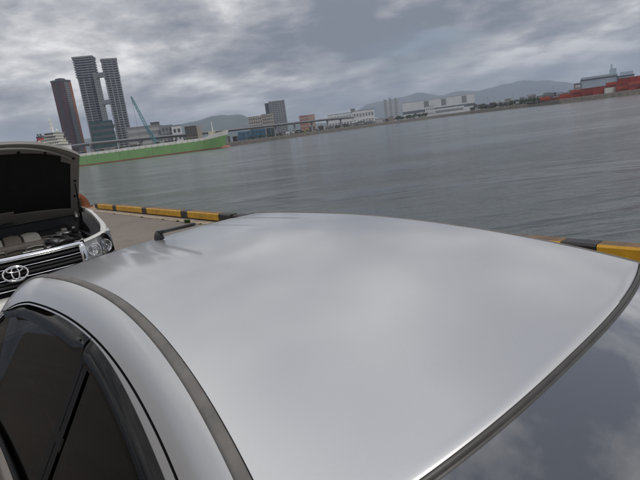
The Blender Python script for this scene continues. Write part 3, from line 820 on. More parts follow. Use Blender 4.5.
# --- cabin
cab_b = [(-1.30, 0.79), (-4.70, 0.79)]
def cabp(x, k):     # k 0..1 from shoulder to roof
    yr = lerp(0.80, 0.66, k ** 1.3); return Vector((x, yr, lerp(1.235, 1.80, k)))
scr_x = lambda k: lerp(-1.32, -1.98, k)
for sgn in (1, -1):
    # pillars
    def pil(x0b, x1b, x0t, x1t):
        r_ = []; mb = MB()
        for i in range(7):
            k = i / 6; a = cabp(lerp(x0b, x0t, k), k); b_ = cabp(lerp(x1b, x1t, k), k)
            a = Vector((a.x, sgn * a.y, a.z)); b_ = Vector((b_.x, sgn * b_.y, b_.z)); inn = Vector((0, -sgn * 0.05, 0))
            r_.append([a, b_, b_ + inn, a + inn, a])
        mb.grid(r_); mb.build('cabin_pillar', M_PEARL, wag)
    pil(-1.32, -1.42, -1.98, -2.06); pil(-2.32, -2.42, -2.40, -2.48); pil(-3.28, -3.38, -3.30, -3.38); pil(-4.45, -4.74, -4.35, -4.66)
    for xb0, xb1, xt0, xt1 in ((-1.42, -2.32, -2.06, -2.40), (-2.42, -3.28, -2.48, -3.30), (-3.38, -4.45, -3.38, -4.35)):
        mb = MB(); mb.grid([[Vector((p.x, sgn * (p.y - 0.02), p.z)) for p in [cabp(lerp(lerp(xb0, xb1, j / 6), lerp(xt0, xt1, j / 6), i / 5), i / 5) for j in range(7)]] for i in range(6)])
        mb.build('side_window', M_WGLASS, wag, smooth=True)
mb = MB(); rows = []
for i in range(15):
    x = lerp(-1.97, -4.70, i / 14); zz = 1.80 + 0.055 * math.sin(math.pi * min(1, (i + 1.5) / 9) / 2) - (0.02 if i > 12 else 0)
    rows.append([Vector((x - 0.03 * (1 - abs(t) ** 2), 0.67 * t, zz - 0.055 * abs(t) ** 4 - 0.02 * t * t)) for t in tser(16)])
mb.grid(rows); mb.build('roof', M_PEARL, wag, smooth=True)
mb = MB(); mb.grid([[Vector((scr_x(k) + 0.10 * (1 - t * t) , (0.765 if True else 0) * lerp(1, 0.82, k) * t, lerp(1.225, 1.80, k))) for t in tser(16)] for k in [i / 8 for i in range(9)]])
mb.build('windscreen', M_WGLASS, wag, smooth=True)
mb = MB(); mb.grid([[Vector((-4.73 + 0.08 * k, lerp(0.78, 0.64, k) * t, lerp(1.2, 1.80, k))) for t in (-1, -.5, 0, .5, 1)] for k in (0, .5, 1)]); mb.build('tailgate_window', M_WGLASS, wag)
mb = MB(); mb.box(-4.78, -4.70, -0.90, 0.90, 0.42, 1.22); mb.build('tailgate', M_PEARL, wag, bevel=0.03)
mb = MB(); mb.box(-4.70, -1.35, -0.80, 0.80, 0.42, 0.56); mb.box(-1.75, -1.34, -0.78, 0.78, 0.8, 1.17); mb.build('cabin_floor', M_INT, wag)
for x_, y_ in ((-2.35, 0.38), (-2.35, -0.38), (-3.3, 0.38), (-3.3, -0.38)):
    mb = MB(); mb.box(x_, x_ + 0.5, y_ - 0.26, y_ + 0.26, 0.62, 0.80); mb.box(-0.08, 0.06, -0.25, 0.25, 0, 0.55, Matrix.Translation((x_ + 0.03, y_, 0.8)) @ Matrix.Rotation(R(-14), 4, 'Y'))
    mb.build('seat', M_SEAT, wag, bevel=0.04)
# cowl panel and wipers below the windscreen
mb = MB(); mb.grid([[Vector((x + 0.06 * (1 - t * t), 0.76 * t, z)) for t in tser(12)] for x, z in ((-1.33, 1.222), (-1.24, 1.205), (-1.16, 1.195), (-1.15, 1.10))]); mb.build('cowl', M_PLA, wag, smooth=True, sharp=40)
for y0, y1 in ((-0.62, 0.0), (-0.05, 0.60)):
    mb = MB(); mb.tube([(-1.21 + 0.06, y0, 1.222), (-1.24, lerp(y0, y1, .6), 1.255), (-1.27, y1, 1.262)], 0.008, 6); mb.build('wiper', M_PLA, wag)

# --- engine bay
mb = MB()
mb.box(-1.15, -0.10, -0.74, 0.74, 0.55, 0.60)
mb.box(-1.16, -1.13, -0.78, 0.78, 0.6, 1.19)
for sgn in (1, -1): mb.box(-1.14, -0.20, min(sgn * 0.70, sgn * 0.75), max(sgn * 0.70, sgn * 0.75), 0.6, 1.04)
mb.build('engine_bay', M_BAY, wag)
mb = MB(); rows = []
for i in range(25):
    y = lerp(-0.80, 0.80, i / 24); x = fx(y)
    rows.append([Vector((x - 0.03, y, 1.045)), Vector((x - 0.05, y, 1.052)), Vector((x - 0.16, y, 1.040)), Vector((x - 0.24, y * 0.97, 1.025)), Vector((x - 0.25, y * 0.97, 0.95))])
mb.grid(rows); rs = mb.build('radiator_cover', M_PLA, wag, smooth=True, sharp=35)
for y_ in (-0.62, -0.36, -0.1, 0.16, 0.42, 0.66):
    mb = MB(); mb.lathe([(0, 0.006), (0.009, 0.005), (0.010, 0)], 8, Matrix.Translation((fx(y_) - 0.12, y_, 1.0465))); mb.build('clip', M_SEAL, rs, smooth=True)
mb = MB(); mb.box(-0.16, -0.12, 0.10, 0.26, 1.047, 1.052); mb.build('caution_plate', mat('label_pale', (0.55, 0.55, 0.52), 0.5), rs)
# engine cover: four alternating ribs
ec = empty('engine_cover'); ec.parent = wag
mb = MB(); mb.box(-0.98, -0.34, -0.50, 0.30, 0.82, 1.10); mb.build('cover_base', M_ECOV2, ec, bevel=0.03, segs=3)
for k in range(5):
    y0 = -0.48 + k * 0.155
    mb = MB(); rows = []
    for i in range(9):
        x = lerp(-0.94, -0.325, i / 8); zz = 1.112 + 0.030 * math.sin(math.pi * min(1, i / 6) * 0.5 + 0.2) - (0.045 * (i - 6) if i > 6 else 0)
        rows.append([Vector((x, y0 + a, zz + b_)) for a, b_ in ((0.0, -0.03), (0.008, 0.0), (0.075, 0.008), (0.140, 0.0), (0.149, -0.03))])
    mb.grid(rows); mb.build('cover_rib', M_ECOV if k % 2 == 0 else M_ECOV2, ec, smooth=True, sharp=40)
mb = MB(); pts = [Vector((-0.50 + 0.10 * math.cos(a), 0.42 + 0.08 * math.sin(a), 0.98 + 0.07 * math.sin(a * 0.5))) for a in [R(-150 + 25 * i) for i in range(12)]]
mb.tube(pts, 0.045, 12); mb.build('intake_hose', M_PLA, wag, smooth=True)
mb = MB(); mb.tube([Vector((-0.66 + 0.055 * math.cos(a), 0.36 + 0.085 * math.sin(a), 1.03)) for a in [R(i * 20) for i in range(19)]], 0.018, 8, cap=False); mb.build('throttle_ring', M_ALU, wag, smooth=True)
mb = MB(); mb.lathe([(0, 0.09), (0.03, 0.09), (0.034, 0.07), (0.034, 0.0)], 14, Matrix.Translation((-0.50, 0.40, 0.97))); mb.build('filler_cap', M_ALU, wag, smooth=True, sharp=40)
mb = MB(); mb.box(-0.62, -0.36, 0.48, 0.66, 0.78, 1.00); bt = mb.build('battery', M_PLA, wag, bevel=0.01)
for y_ in (0.52, 0.62):
    mb = MB(); mb.lathe([(0, 0.03), (0.012, 0.03), (0.014, 0.0)], 8, Matrix.Translation((-0.40, y_, 1.0))); mb.build('terminal', M_ALU, bt, smooth=True)
mb = MB(); mb.box(-1.02, -0.72, 0.46, 0.68, 0.80, 1.06); mb.build('fuse_box', M_PLA, wag, bevel=0.02)
mb = MB(); mb.box(-0.95, -0.40, -0.70, -0.54, 0.75, 1.02); mb.build('air_cleaner', M_PLA, wag, bevel=0.03)
for pts in ([(-0.42, 0.60, 1.03), (-0.30, 0.45, 1.05), (-0.32, 0.30, 1.0), (-0.45, 0.24, 0.98)], [(-1.1, 0.3, 1.05), (-0.85, 0.34, 1.07), (-0.7, 0.44, 1.06), (-0.62, 0.55, 1.0)], [(-1.1, -0.1, 1.1), (-1.0, 0.15, 1.09), (-0.8, 0.26, 1.07), (-0.6, 0.26, 1.04)]):
    mb = MB(); mb.tube(pts, 0.014, 8); mb.build('hose', M_SEAL, wag, smooth=True)

wr = random.Random(5)
wire_m = [mat('wire_black', (0.010, 0.010, 0.010), 0.5), mat('wire_grey', (0.10, 0.10, 0.10), 0.5), mat('wire_blue', (0.02, 0.05, 0.16), 0.5), mat('wire_orange', (0.30, 0.08, 0.02), 0.5)]
for k in range(18):
    y0_, y1_ = wr.uniform(-0.6, 0.66), wr.uniform(0.2, 0.68); x0_, x1_ = wr.uniform(-1.1, -0.75), wr.uniform(-0.7, -0.3); zb = wr.uniform(1.00, 1.07)
    pts = [Vector((x0_, y0_, zb)), Vector((lerp(x0_, x1_, .3) + wr.uniform(-.06, .06), lerp(y0_, y1_, .4), zb + wr.uniform(0.0, .05))), Vector((lerp(x0_, x1_, .7), lerp(y0_, y1_, .75) + wr.uniform(-.05, .05), zb + wr.uniform(-.02, .04))), Vector((x1_, y1_, zb - wr.uniform(0.02, .08)))]
    sm = [pts[0].lerp(pts[1], t).lerp(pts[1].lerp(pts[2], t), t).lerp(pts[1].lerp(pts[2], t).lerp(pts[2].lerp(pts[3], t), t), t) for t in [i / 10 for i in range(11)]]
    mb = MB(); mb.tube(sm, wr.choice((0.005, 0.007, 0.010, 0.014)), 6); mb.build('cable', wr.choice(wire_m[:2] * 3 + wire_m[2:]), wag, smooth=True)
for x_, y_, sx_, sy_, z_, m_ in ((-0.88, 0.52, 0.08, 0.06, 1.075, M_ALU), (-0.30, 0.60, 0.05, 0.09, 0.99, M_PLA), (-0.80, 0.36, 0.05, 0.05, 1.06, M_ECOV2), (-0.45, 0.34, 0.05, 0.04, 1.02, M_ALU), (-1.05, 0.60, 0.05, 0.07, 1.09, M_ECOV), (-0.55, 0.57, 0.08, 0.06, 1.01, MATS['label_pale'])):
    mb = MB(); mb.box(x_ - sx_, x_ + sx_, y_ - sy_, y_ + sy_, z_ - 0.12, z_); mb.build('bracket' if m_ is not MATS['label_pale'] else 'battery_label', m_, wag, bevel=0.012)
for x_, y_, z_ in ((-0.92, 0.60, 1.10), (-0.72, 0.62, 1.07), (-0.34, 0.44, 1.03)):
    mb = MB(); mb.lathe([(0, 0.035), (0.028, 0.034), (0.033, 0.022), (0.033, 0.0), (0.024, -0.002), (0.024, -0.10)], 14, Matrix.Translation((x_, y_, z_))); mb.build('reservoir_cap', M_SEAL if x_ < -0.5 else M_ALU, wag, smooth=True, sharp=40)
# --- grille, emblem, headlights, bumper
gr = empty('grille'); gr.parent = wag
GY = 0.55
def gx(y, z): return fx(y) + 0.015 - 0.10 * max(0.0, (z - 0.75)) 
mb = MB(); mb.grid([[Vector((gx(y, z) - 0.05, y, z)) for y in [lerp(-GY, GY, i / 20) for i in range(21)]] for z in (0.70, 0.85, 1.03)]); mb.build('grille_backing', M_BTRIM, gr, smooth=True)
def bar(name, zc_, half_h, proud, m, y1=GY, rr=None):
    mb = MB(); rows = []
    for i in range(41):
        y = lerp(-y1, y1, i / 40); x = gx(y, zc_)
        rows.append([Vector((x + proud * math.cos(a) - 0.012, y, zc_ + half_h * math.sin(a))) for a in [2 * math.pi * k / 10 for k in range(11)]])
    mb.grid(rows); return mb.build(name, m, gr, smooth=True)
bar('top_bar', 1.035, 0.026, 0.034, M_CHROME)
for z_ in (0.955, 0.865, 0.775): bar('grille_bar', z_, 0.007, 0.015, M_CHROME, GY - 0.02)
for z_ in (0.985, 0.925, 0.895, 0.835, 0.805): bar('grille_slat', z_, 0.012, 0.012, M_PLA, GY - 0.02)
for sgn in (1, -1):
    mb = MB(); mb.tube([(gx(GY, z_) - 0.006, sgn * (GY + 0.012 * math.sin((z_ - 0.72) / 0.33 * math.pi)), z_) for z_ in (1.045, 1.0, 0.92, 0.84, 0.76, 0.72)], [0.022, 0.034, 0.036, 0.034, 0.03, 0.024], 12); mb.build('end_trim', M_CHROME, gr, smooth=True)
def ell(a_, b_, y0, z0, rad, x0):
    mb = MB(); mb.tube([(x0, y0 + a_ * math.cos(t), z0 + b_ * math.sin(t)) for t in [2 * math.pi * k / 40 for k in range(41)]], rad, 8, cap=False); return mb
em = ell(0.092, 0.062, 0, 0.915, 0.0085, 0.035).build('emblem', M_CHROME, gr, smooth=True)
ell(0.028, 0.053, 0, 0.918, 0.0065, 0.036).build('emblem_ring', M_CHROME, em, smooth=True)
ell(0.058, 0.021, 0, 0.948, 0.0065, 0.037).build('emblem_ring', M_CHROME, em, smooth=True)
for sgn in (1, -1):
    def hl(y, z, off=0.0):
        k = (y - 0.59) / (0.885 - 0.59); return Vector((fx(y) * 1.0 - 0.16 * max(0, k) ** 3 + 0.012 + off - 0.25 * max(0, z - 0.93), sgn * y, z))
    def hz(y, t):
        k = (y - 0.59) / 0.295; return lerp(lerp(0.80, 0.86, k), lerp(1.035, 1.075, k) - 0.02 * max(0, k - 0.8) * 5, t)
    ys = [lerp(0.59, 0.885, i / 18) for i in range(19)]
    mb = MB(); mb.grid([[hl(y, hz(y, j / 8), 0.012 * math.sin(math.pi * j / 8)) for j in range(9)] for y in ys]); lens = mb.build('headlight', M_LENS, wag, smooth=True)
    mb = MB(); mb.grid([[hl(y, hz(y, j / 8), -0.055 - 0.035 * abs(math.sin((y - 0.59) * 22)) * math.sin(math.pi * j / 8)) for j in range(9)] for y in ys])
    rim_ = [[hl(y, hz(y, t), -0.055), hl(y, hz(y, t), 0.002)] for t in (0, 1) for y in ys]
    mb.grid(rim_[:19]); mb.grid(rim_[19:]); mb.grid([[hl(ys[-1], hz(ys[-1], j / 8), o_) for j in range(9)] for o_ in (-0.055, 0.004)])
    mb.build('reflector', M_REFL, lens, smooth=True, sharp=50)
    for yc, rr_ in ((0.665, 0.058), (0.775, 0.066)):
        Mb = Matrix.Translation(hl(yc, 0.945, -0.05)) @ Matrix.Rotation(R(90), 4, 'Y')
        mb = MB(); mb.lathe([(rr_, 0.032), (rr_ * 0.96, 0.034), (rr_ * 0.8, 0.005), (rr_ * 0.45, -0.01), (0.0, -0.012)], 20, Mb); bw = mb.build('lamp_bowl', M_CHROME, lens, smooth=True)
        mb = MB(); mb.lathe([(0.014, -0.01), (0.016, 0.012), (0.0, 0.022)], 10, Mb); mb.build('bulb', M_LAMP, lens, smooth=True)
    mb = MB(); mb.grid([[hl(y, hz(y, j / 6), -0.02) for j in range(1, 6)] for y in [lerp(0.845, 0.88, i / 4) for i in range(5)]]); mb.build('side_marker', M_AMBER, lens, smooth=True)
    # painted strip of the wing above and beside the lamp
    mb = MB(); rows = []
    for i in range(19):
        y = ys[i]; p = hl(y, hz(y, 1.0)); w_ = wsidep(max(-0.6, p.x - 0.10), 0)
        rows.append([p + Vector((0.003, 0, 0.003)), p + Vector((-0.012, 0, 0.016)), p + Vector((-0.05, 0, 0.022)), p + Vector((-0.085, -sgn * 0.01, 0.014)), p + Vector((-0.09, -sgn * 0.012, -0.05))])
    mb.grid(rows); mb.build('lamp_surround', M_PEARL, wag, smooth=True)
mb = MB(); rows = []
for z_, pr in ((0.36, 0.0), (0.38, 0.07), (0.46, 0.11), (0.60, 0.12), (0.69, 0.10), (0.715, 0.04), (0.72, -0.02)):
    rows.append([Vector((fx(y) * 1.15 + pr, y, z_)) for y in [0.95 * t for t in tser(28)]])
mb.grid(rows); mb.build('front_bumper', M_PEARL, wag, smooth=True)
mb = MB(); mb.box(-4.88, -4.72, -0.92, 0.92, 0.42, 0.66); mb.build('rear_bumper', M_PEARL, wag, bevel=0.04)
tw = MB(); tw.lathe([(0.23, -0.11), (0.36, -0.135), (0.383, -0.10), (0.385, 0.0), (0.383, 0.10), (0.36, 0.135), (0.23, 0.11)], 36)
me_t2 = tw.mesh('tyre', True); me_t2.materials.append(M_TYRE)
rm = MB(); rm.lathe([(0.235, -0.10), (0.235, 0.11), (0.22, 0.11), (0.21, 0.06), (0.08, 0.08), (0.0, 0.085)], 36)
me_r2 = rm.mesh('rim', True); me_r2.materials.append(M_ALLOY)
for x_ in WX:
    for sgn in (1, -1):
        wt = link_mesh('wheel', me_t2, None, wag); wt.location = (x_, sgn * 0.80, WW_Z); wt.rotation_euler = (R(-90 * sgn), 0, 0); link_mesh('rim', me_r2, None, wt)

# --- raised bonnet
HX, HZ, HANG = -1.16, 1.245, R(40.5)
def hoodp(u, y, n=0.0):      # u from hinge to nose, n along the outer normal
    cr = 0.045 * (1 - (y / 0.76) ** 2); n2 = n + cr - 0.05 * smooth01((u - 0.80) / 0.4) 
    return Vector((HX + u * math.cos(HANG) - n2 * math.sin(HANG), y, HZ + u * math.sin(HANG) + n2 * math.cos(HANG)))
def h_half(u): return 0.755 + 0.02 * u
def h_end(t): return 1.19 - 0.25 * abs(t) ** 3.2
def hood_rows(n, u0=-0.05, nu=26, nt=30, e=1.0):
    rows = []
    for i in range(nu + 1):
        row = []
        for t in tser(nt, e):
            u = lerp(u0, h_end(t), i / nu); row.append(hoodp(u, t * h_half(u), n))
        rows.append(row)
    return rows
bn = empty('bonnet'); bn.parent = wag
mb = MB(); mb.grid(hood_rows(0.0)); mb.build('outer_skin', M_PEARL, bn, smooth=True)
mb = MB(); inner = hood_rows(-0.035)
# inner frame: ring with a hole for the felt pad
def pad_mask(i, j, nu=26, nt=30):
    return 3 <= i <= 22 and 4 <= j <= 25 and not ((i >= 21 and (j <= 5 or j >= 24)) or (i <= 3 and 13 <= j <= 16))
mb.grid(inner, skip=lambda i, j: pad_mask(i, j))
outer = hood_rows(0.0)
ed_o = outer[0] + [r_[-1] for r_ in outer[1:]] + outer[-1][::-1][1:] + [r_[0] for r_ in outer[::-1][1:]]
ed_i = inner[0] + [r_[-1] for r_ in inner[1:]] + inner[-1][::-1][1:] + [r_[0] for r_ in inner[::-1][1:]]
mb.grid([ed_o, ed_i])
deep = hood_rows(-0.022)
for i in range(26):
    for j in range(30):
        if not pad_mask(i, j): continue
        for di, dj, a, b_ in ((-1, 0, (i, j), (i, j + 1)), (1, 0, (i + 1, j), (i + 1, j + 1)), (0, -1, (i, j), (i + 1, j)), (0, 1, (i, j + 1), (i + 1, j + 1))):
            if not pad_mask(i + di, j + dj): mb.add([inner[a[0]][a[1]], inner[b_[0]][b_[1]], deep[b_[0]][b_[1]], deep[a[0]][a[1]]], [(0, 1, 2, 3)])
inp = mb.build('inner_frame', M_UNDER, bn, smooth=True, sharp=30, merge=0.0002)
mb = MB(); mb.grid(hood_rows(-0.024), skip=lambda i, j: not pad_mask(i, j)); mb.build('felt_pad', M_PAD, bn, smooth=True)
mb = MB(); mb.tube([hoodp(h_end(t) - 0.045, t * 0.70, -0.047) for t in tser(20)], 0.012, 8); mb.build('front_seal', mat('pale_rubber', (0.22, 0.21, 0.19), 0.7), bn, smooth=True)
mb = MB(); mb.tube([hoodp(1.10, -0.05, -0.04), hoodp(1.10, -0.05, -0.085), hoodp(1.10, 0.05, -0.085), hoodp(1.10, 0.05, -0.04)], 0.008, 8); mb.build('striker', M_SEAL, bn)
for k, (u_, t_) in enumerate(((1.06, 0.35), (1.02, 0.62), (1.06, -0.35), (0.9, 0.93), (0.55, 0.95), (0.3, 0.95), (1.02, -0.62))):
    mb = MB(); p = hoodp(u_, t_ * h_half(u_), -0.037); mb.lathe([(0, 0.006), (0.013, 0.005), (0.015, -0.004)], 10, Matrix.Translation(p) @ Matrix.Rotation(-HANG, 4, 'Y') @ Matrix.Rotation(math.pi, 4, 'X')); mb.build('frame_plug', M_SEAL, bn, smooth=True)
for sgn in (1, -1):
    top = hoodp(0.52, sgn * 0.725, -0.05); bot = Vector((-0.98, sgn * 0.745, 1.15)); mid = top.lerp(bot, 0.5)
    mb = MB(); mb.tube([top, mid], 0.006, 8); st = mb.build('gas_strut', M_SEAL, wag, smooth=True)
    mb = MB(); mb.tube([mid, bot], 0.012, 8); mb.build('strut_cylinder', M_SEAL, st, smooth=True)
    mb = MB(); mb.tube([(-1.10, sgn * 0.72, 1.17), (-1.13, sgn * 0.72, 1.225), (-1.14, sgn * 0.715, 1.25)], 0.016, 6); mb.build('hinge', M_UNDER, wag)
for sgn in (1, -1):
    e_ = Vector((-1.80, sgn * 0.84, 1.20)); mb = MB(); mb.box(e_.x - 0.10, e_.x + 0.10, e_.y - 0.05, e_.y + 0.05, 1.16, 1.34); mb.box(e_.x - 0.02, e_.x + 0.02, min(sgn * 0.76, sgn * 0.82), max(sgn * 0.76, sgn * 0.82), 1.2, 1.24)
    mb.build('door_mirror', M_PLA, wag, bevel=0.03)

# ------------------------------------------------------------------ far shore
M_CON = mat('pale_concrete', (0.34, 0.34, 0.335), 0.8, var=0.12, vscale=0.08)
M_GREY = mat('grey_facade', (0.22, 0.225, 0.23), 0.7, var=0.12, vscale=0.06)
M_DKG = mat('dark_facade', (0.075, 0.08, 0.085), 0.6, var=0.2, vscale=0.08)
M_WIN = mat('far_window_glass', (0.045, 0.055, 0.065), 0.25)
M_WHT = mat('white_cladding', (0.60, 0.61, 0.62), 0.6, var=0.08, vscale=0.05)
M_BEI = mat('beige_render', (0.36, 0.32, 0.27), 0.8, var=0.12, vscale=0.06)
M_BRK = mat('red_brown_tile', (0.082, 0.037, 0.035), 0.75, var=0.2, vscale=0.1)
M_ORG = mat('orange_brown_tile', (0.29, 0.115, 0.07), 0.75, var=0.15, vscale=0.1)
M_BLU = mat('blue_sheet', (0.035, 0.12, 0.20), 0.6, var=0.25, vscale=0.2)
M_TEAL = mat('teal_net', (0.02, 0.06, 0.062), 0.8, var=0.35, vscale=0.12)
M_TEALP = mat('teal_paint', (0.06, 0.22, 0.25), 0.5)
M_PBL = mat('pale_blue_cladding', (0.37, 0.43, 0.49), 0.6, var=0.06, vscale=0.05)
M_SLATE = mat('slate_roof', (0.10, 0.115, 0.13), 0.7, var=0.2, vscale=0.1)
M_BROWN = mat('brown_shed', (0.075, 0.06, 0.05), 0.8, var=0.3, vscale=0.15)

def place(u0, u1, vt, Y):
    """left and right edge and roof height of a block whose roof line is seen between two sight lines"""
    a = at(u0, vt, Y); b = at(u1, vt, Y); return a.x, b.x, (a.z + b.z) / 2
def block(name, label, cat, u0, u1, vt, Y, depth, m, floors=0, cols=0, wm=None, rot=None, group=None, parapet=True, band=False, zoff=0.0, zt=None):
    x0, x1, z1 = place(u0, u1, vt, Y)
    if zt is not None: z1 = zt
    if rot is None: rot = -0.9 * math.atan2((x0 + x1) / 2, Y)
    w_ = (x1 - x0) * math.cos(math.atan2((x0 + x1) / 2, Y)); e = empty(name, ((x0 + x1) / 2 + depth / 2 * math.sin(-rot), Y + depth / 2 * math.cos(rot), LAND_Z), rot); H_ = z1 - LAND_Z
    mb = MB(); mb.box(-w_ / 2, w_ / 2, -depth / 2, depth / 2, -0.5, H_); mb.build('wall', m, e)
    if parapet:
        mb = MB(); mb.box(-w_ / 2 - 0.25, w_ / 2 + 0.25, -depth / 2 - 0.25, depth / 2 + 0.25, H_ - 0.2, H_ + 0.7); mb.build('roof', M_SLATE if m in (M_WHT, M_BEI) else m, e)
    if floors:
        fh = H_ / (floors + 0.3); wm = wm or M_WIN
        if band or not cols:
            mb = MB(); mb.box(-w_ * 0.47, w_ * 0.47, -0.12, 0.12, 0, fh * 0.45); me = mb.mesh('window_band'); me.materials.append(wm)
            for k in range(floors):
                o = link_mesh('window_band', me, None, e); o.location = (0, -depth / 2, fh * (k + 0.45))
        else:
            cw = w_ / (cols + 0.4)
            mb = MB(); mb.box(-cw * 0.32, cw * 0.32, -0.12, 0.12, 0, fh * 0.55); me = mb.mesh('window'); me.materials.append(wm)
            for k in range(floors):
                for c in range(cols):
                    o = link_mesh('window', me, None, e); o.location = (-w_ / 2 + cw * (c + 0.7), -depth / 2, fh * (k + 0.35))
    tag(e, label, cat, group)
    return e, w_, H_

# --- red-brown tower
x0, x1, z1 = place(50.5, 70, 80.5, 940)
wT = (x1 - x0) * 0.66; e = empty('apartment_tower', ((x0 + x1) / 2, 940, LAND_Z), R(72)); Hh = z1 - LAND_Z
mb = MB(); mb.box(-wT / 2, wT / 2, -wT / 2, wT / 2, -0.5, Hh - 3); mb.build('wall', M_BRK, e)
mb = MB(); mb.box(-wT / 2 - .5, wT / 2 + .5, -wT / 2 - .5, wT / 2 + .5, Hh - 3, Hh); mb.box(-wT * .25, wT * .25, -wT * .25, wT * .25, Hh, Hh + 3); mb.build('roof_crown', M_DKG, e)
fl = 40; fh = (Hh - 6) / fl
ms = {}
def fmesh(key, x, y, z, m):
    mb = MB(); mb.box(-x / 2, x / 2, -y / 2, y / 2, 0, z); me = mb.mesh(key); me.materials.append(m); return me
mA = fmesh('window_band', 0.5, wT * 0.30, fh * 0.5, M_WIN); mB = fmesh('window_band', wT * 0.46, 0.5, fh * 0.55, M_GREY); mC = fmesh('balcony', wT * 0.24, 1.0, fh * 0.35, M_ORG)
mb = MB(); mb.box(-wT * 0.26, wT * 0.22, -wT / 2 - 0.6, -wT / 2 + 1, 0, Hh - 4); mb.build('glazed_strip', M_DKG, e)
for sx in (0.36,):
    mb = MB(); mb.box(wT * 0.25, wT * 0.5 + 0.3, -wT / 2 - 0.7, -wT / 2 + 1, 0, Hh - 4); mb.build('corner_column', M_ORG, e)
for k in range(fl):
    o = link_mesh('window_band', mB, None, e); o.location = (-wT * 0.02, -wT / 2 - 0.75, 2 + k * fh)
    o = link_mesh('window_band', mA, None, e); o.location = (-wT / 2 - 0.1, 0, 2 + k * fh)
tag(e, 'tall red-brown tiled apartment tower with a grey glazed strip', 'tower')

# --- linked grey towers with balcony floors and two open gaps between them
M_SLAB = mat('tower_slab_concrete', (0.185, 0.195, 0.21), 0.75, var=0.12, vscale=0.06)
def slab_tower(name, label, u0, u1, vt, Y, depth, floors, crown=0.0, rot=0.0):
    x0, x1, z1 = place(u0, u1, vt, Y); w_ = x1 - x0; Hh = z1 - LAND_Z
    e = empty(name, ((x0 + x1) / 2, Y + depth / 2, LAND_Z), rot)
    mb = MB(); mb.box(-w_ / 2 + 1.6, w_ / 2 - 1.6, -depth / 2 + 1.6, depth / 2 - 1.6, -0.5, Hh - 2); mb.build('wall', M_DKG, e)
    fh = (Hh - 3) / floors
    me = fmesh('balcony_slab', w_, depth, fh * 0.42, M_SLAB); me2 = fmesh('balcony_slab', w_ + crown, depth + crown, fh * 0.5, M_SLAB)
    mr = fmesh('balcony_rail', w_ * 0.99, 0.2, fh * 0.30, M_GREY)
    for k in range(floors):
        top = crown and k > floors * 0.80
        o = link_mesh('balcony_slab', me2 if top else me, None, e); o.location = (random.uniform(-.25, .25), 0, 1.5 + k * fh)
    mp = fmesh('fin', 1.6, 1.2, Hh - 3, M_GREY)
    for t in (-0.5, -0.18, 0.16, 0.5):
        o = link_mesh('fin', mp, None, e); o.location = (t * (w_ - 1.8), -depth / 2 + 0.55, 0.5)
    mb = MB(); mb.box(-w_ / 2 - crown / 2 - .5, w_ / 2 + crown / 2 + .5, -depth / 2 - crown / 2 - .5, depth / 2 + crown / 2 + .5, Hh - 2.4, Hh); mb.build('roof', M_GREY, e)
    tag(e, label, 'tower')
    return e, x0, x1, z1
_, ax0, ax1, az = slab_tower('apartment_tower', 'grey high-rise tower with stepped crown beside the red-brown tower', 71.8, 89.5, 56.5, 880, 22, 42, 3.0, R(10))
_, cx0, cx1, cz = slab_tower('apartment_tower', 'narrow grey high-rise between the two taller grey towers', 91.5, 97.2, 73.0, 872, 9, 34, 0.0, R(24))
_, bx0, bx1, bz = slab_tower('apartment_tower', 'grey high-rise tower standing free past the open bridge gaps', 99.4, 114.0, 58.5, 885, 14, 42, 1.0, R(24))
for v_, hh, lab in ((74.5, 7.5, 'topmost'), (102.5, 7.0, 'middle'), (127.0, 6.0, 'lowest')):
    pz = at(103, v_, 872).z
    mb = MB(); mb.box(cx1 - 4, bx0 + 5, 872, 880, pz - hh / 2, pz + hh / 2); o = mb.build('sky_bridge', M_SLAB)
    tag(o, lab + ' concrete bridge joining the grey high-rise towers', 'bridge', 'bridges between the grey towers')
block('office_block', 'dark teal netted block at the foot of the grey towers', 'building', 89, 112, 121, 840, 30, M_TEAL, 6, 0, wm=M_DKG, parapet=False)
block('office_block', 'long low grey block with window bands right of the towers', 'building', 126, 160, 126.5, 780, 25, M_GREY, 4, 0, wm=M_CON)
block('office_block', 'grey block with white stair tower behind the teal crane', 'building', 160, 172, 125.5, 770, 20, M_GREY, 4, 3, wm=M_DKG)
block('office_block', 'white block with square windows behind the teal crane', 'building', 171, 181, 126, 765, 18, M_WHT, 3, 2, wm=M_DKG)
block('office_block', 'dark block above the elevated road by the crane', 'building', 150, 159, 122.5, 800, 15, M_DKG)
block('shed', 'dark brown block above the ship bow', 'building', 184, 196, 126, 640, 18, M_BROWN, 2, 4, wm=M_DKG, parapet=False)
block('shed', 'pale flat roofed block beside the dark brown block', 'building', 188, 201, 126.5, 690, 14, M_BEI, parapet=False)

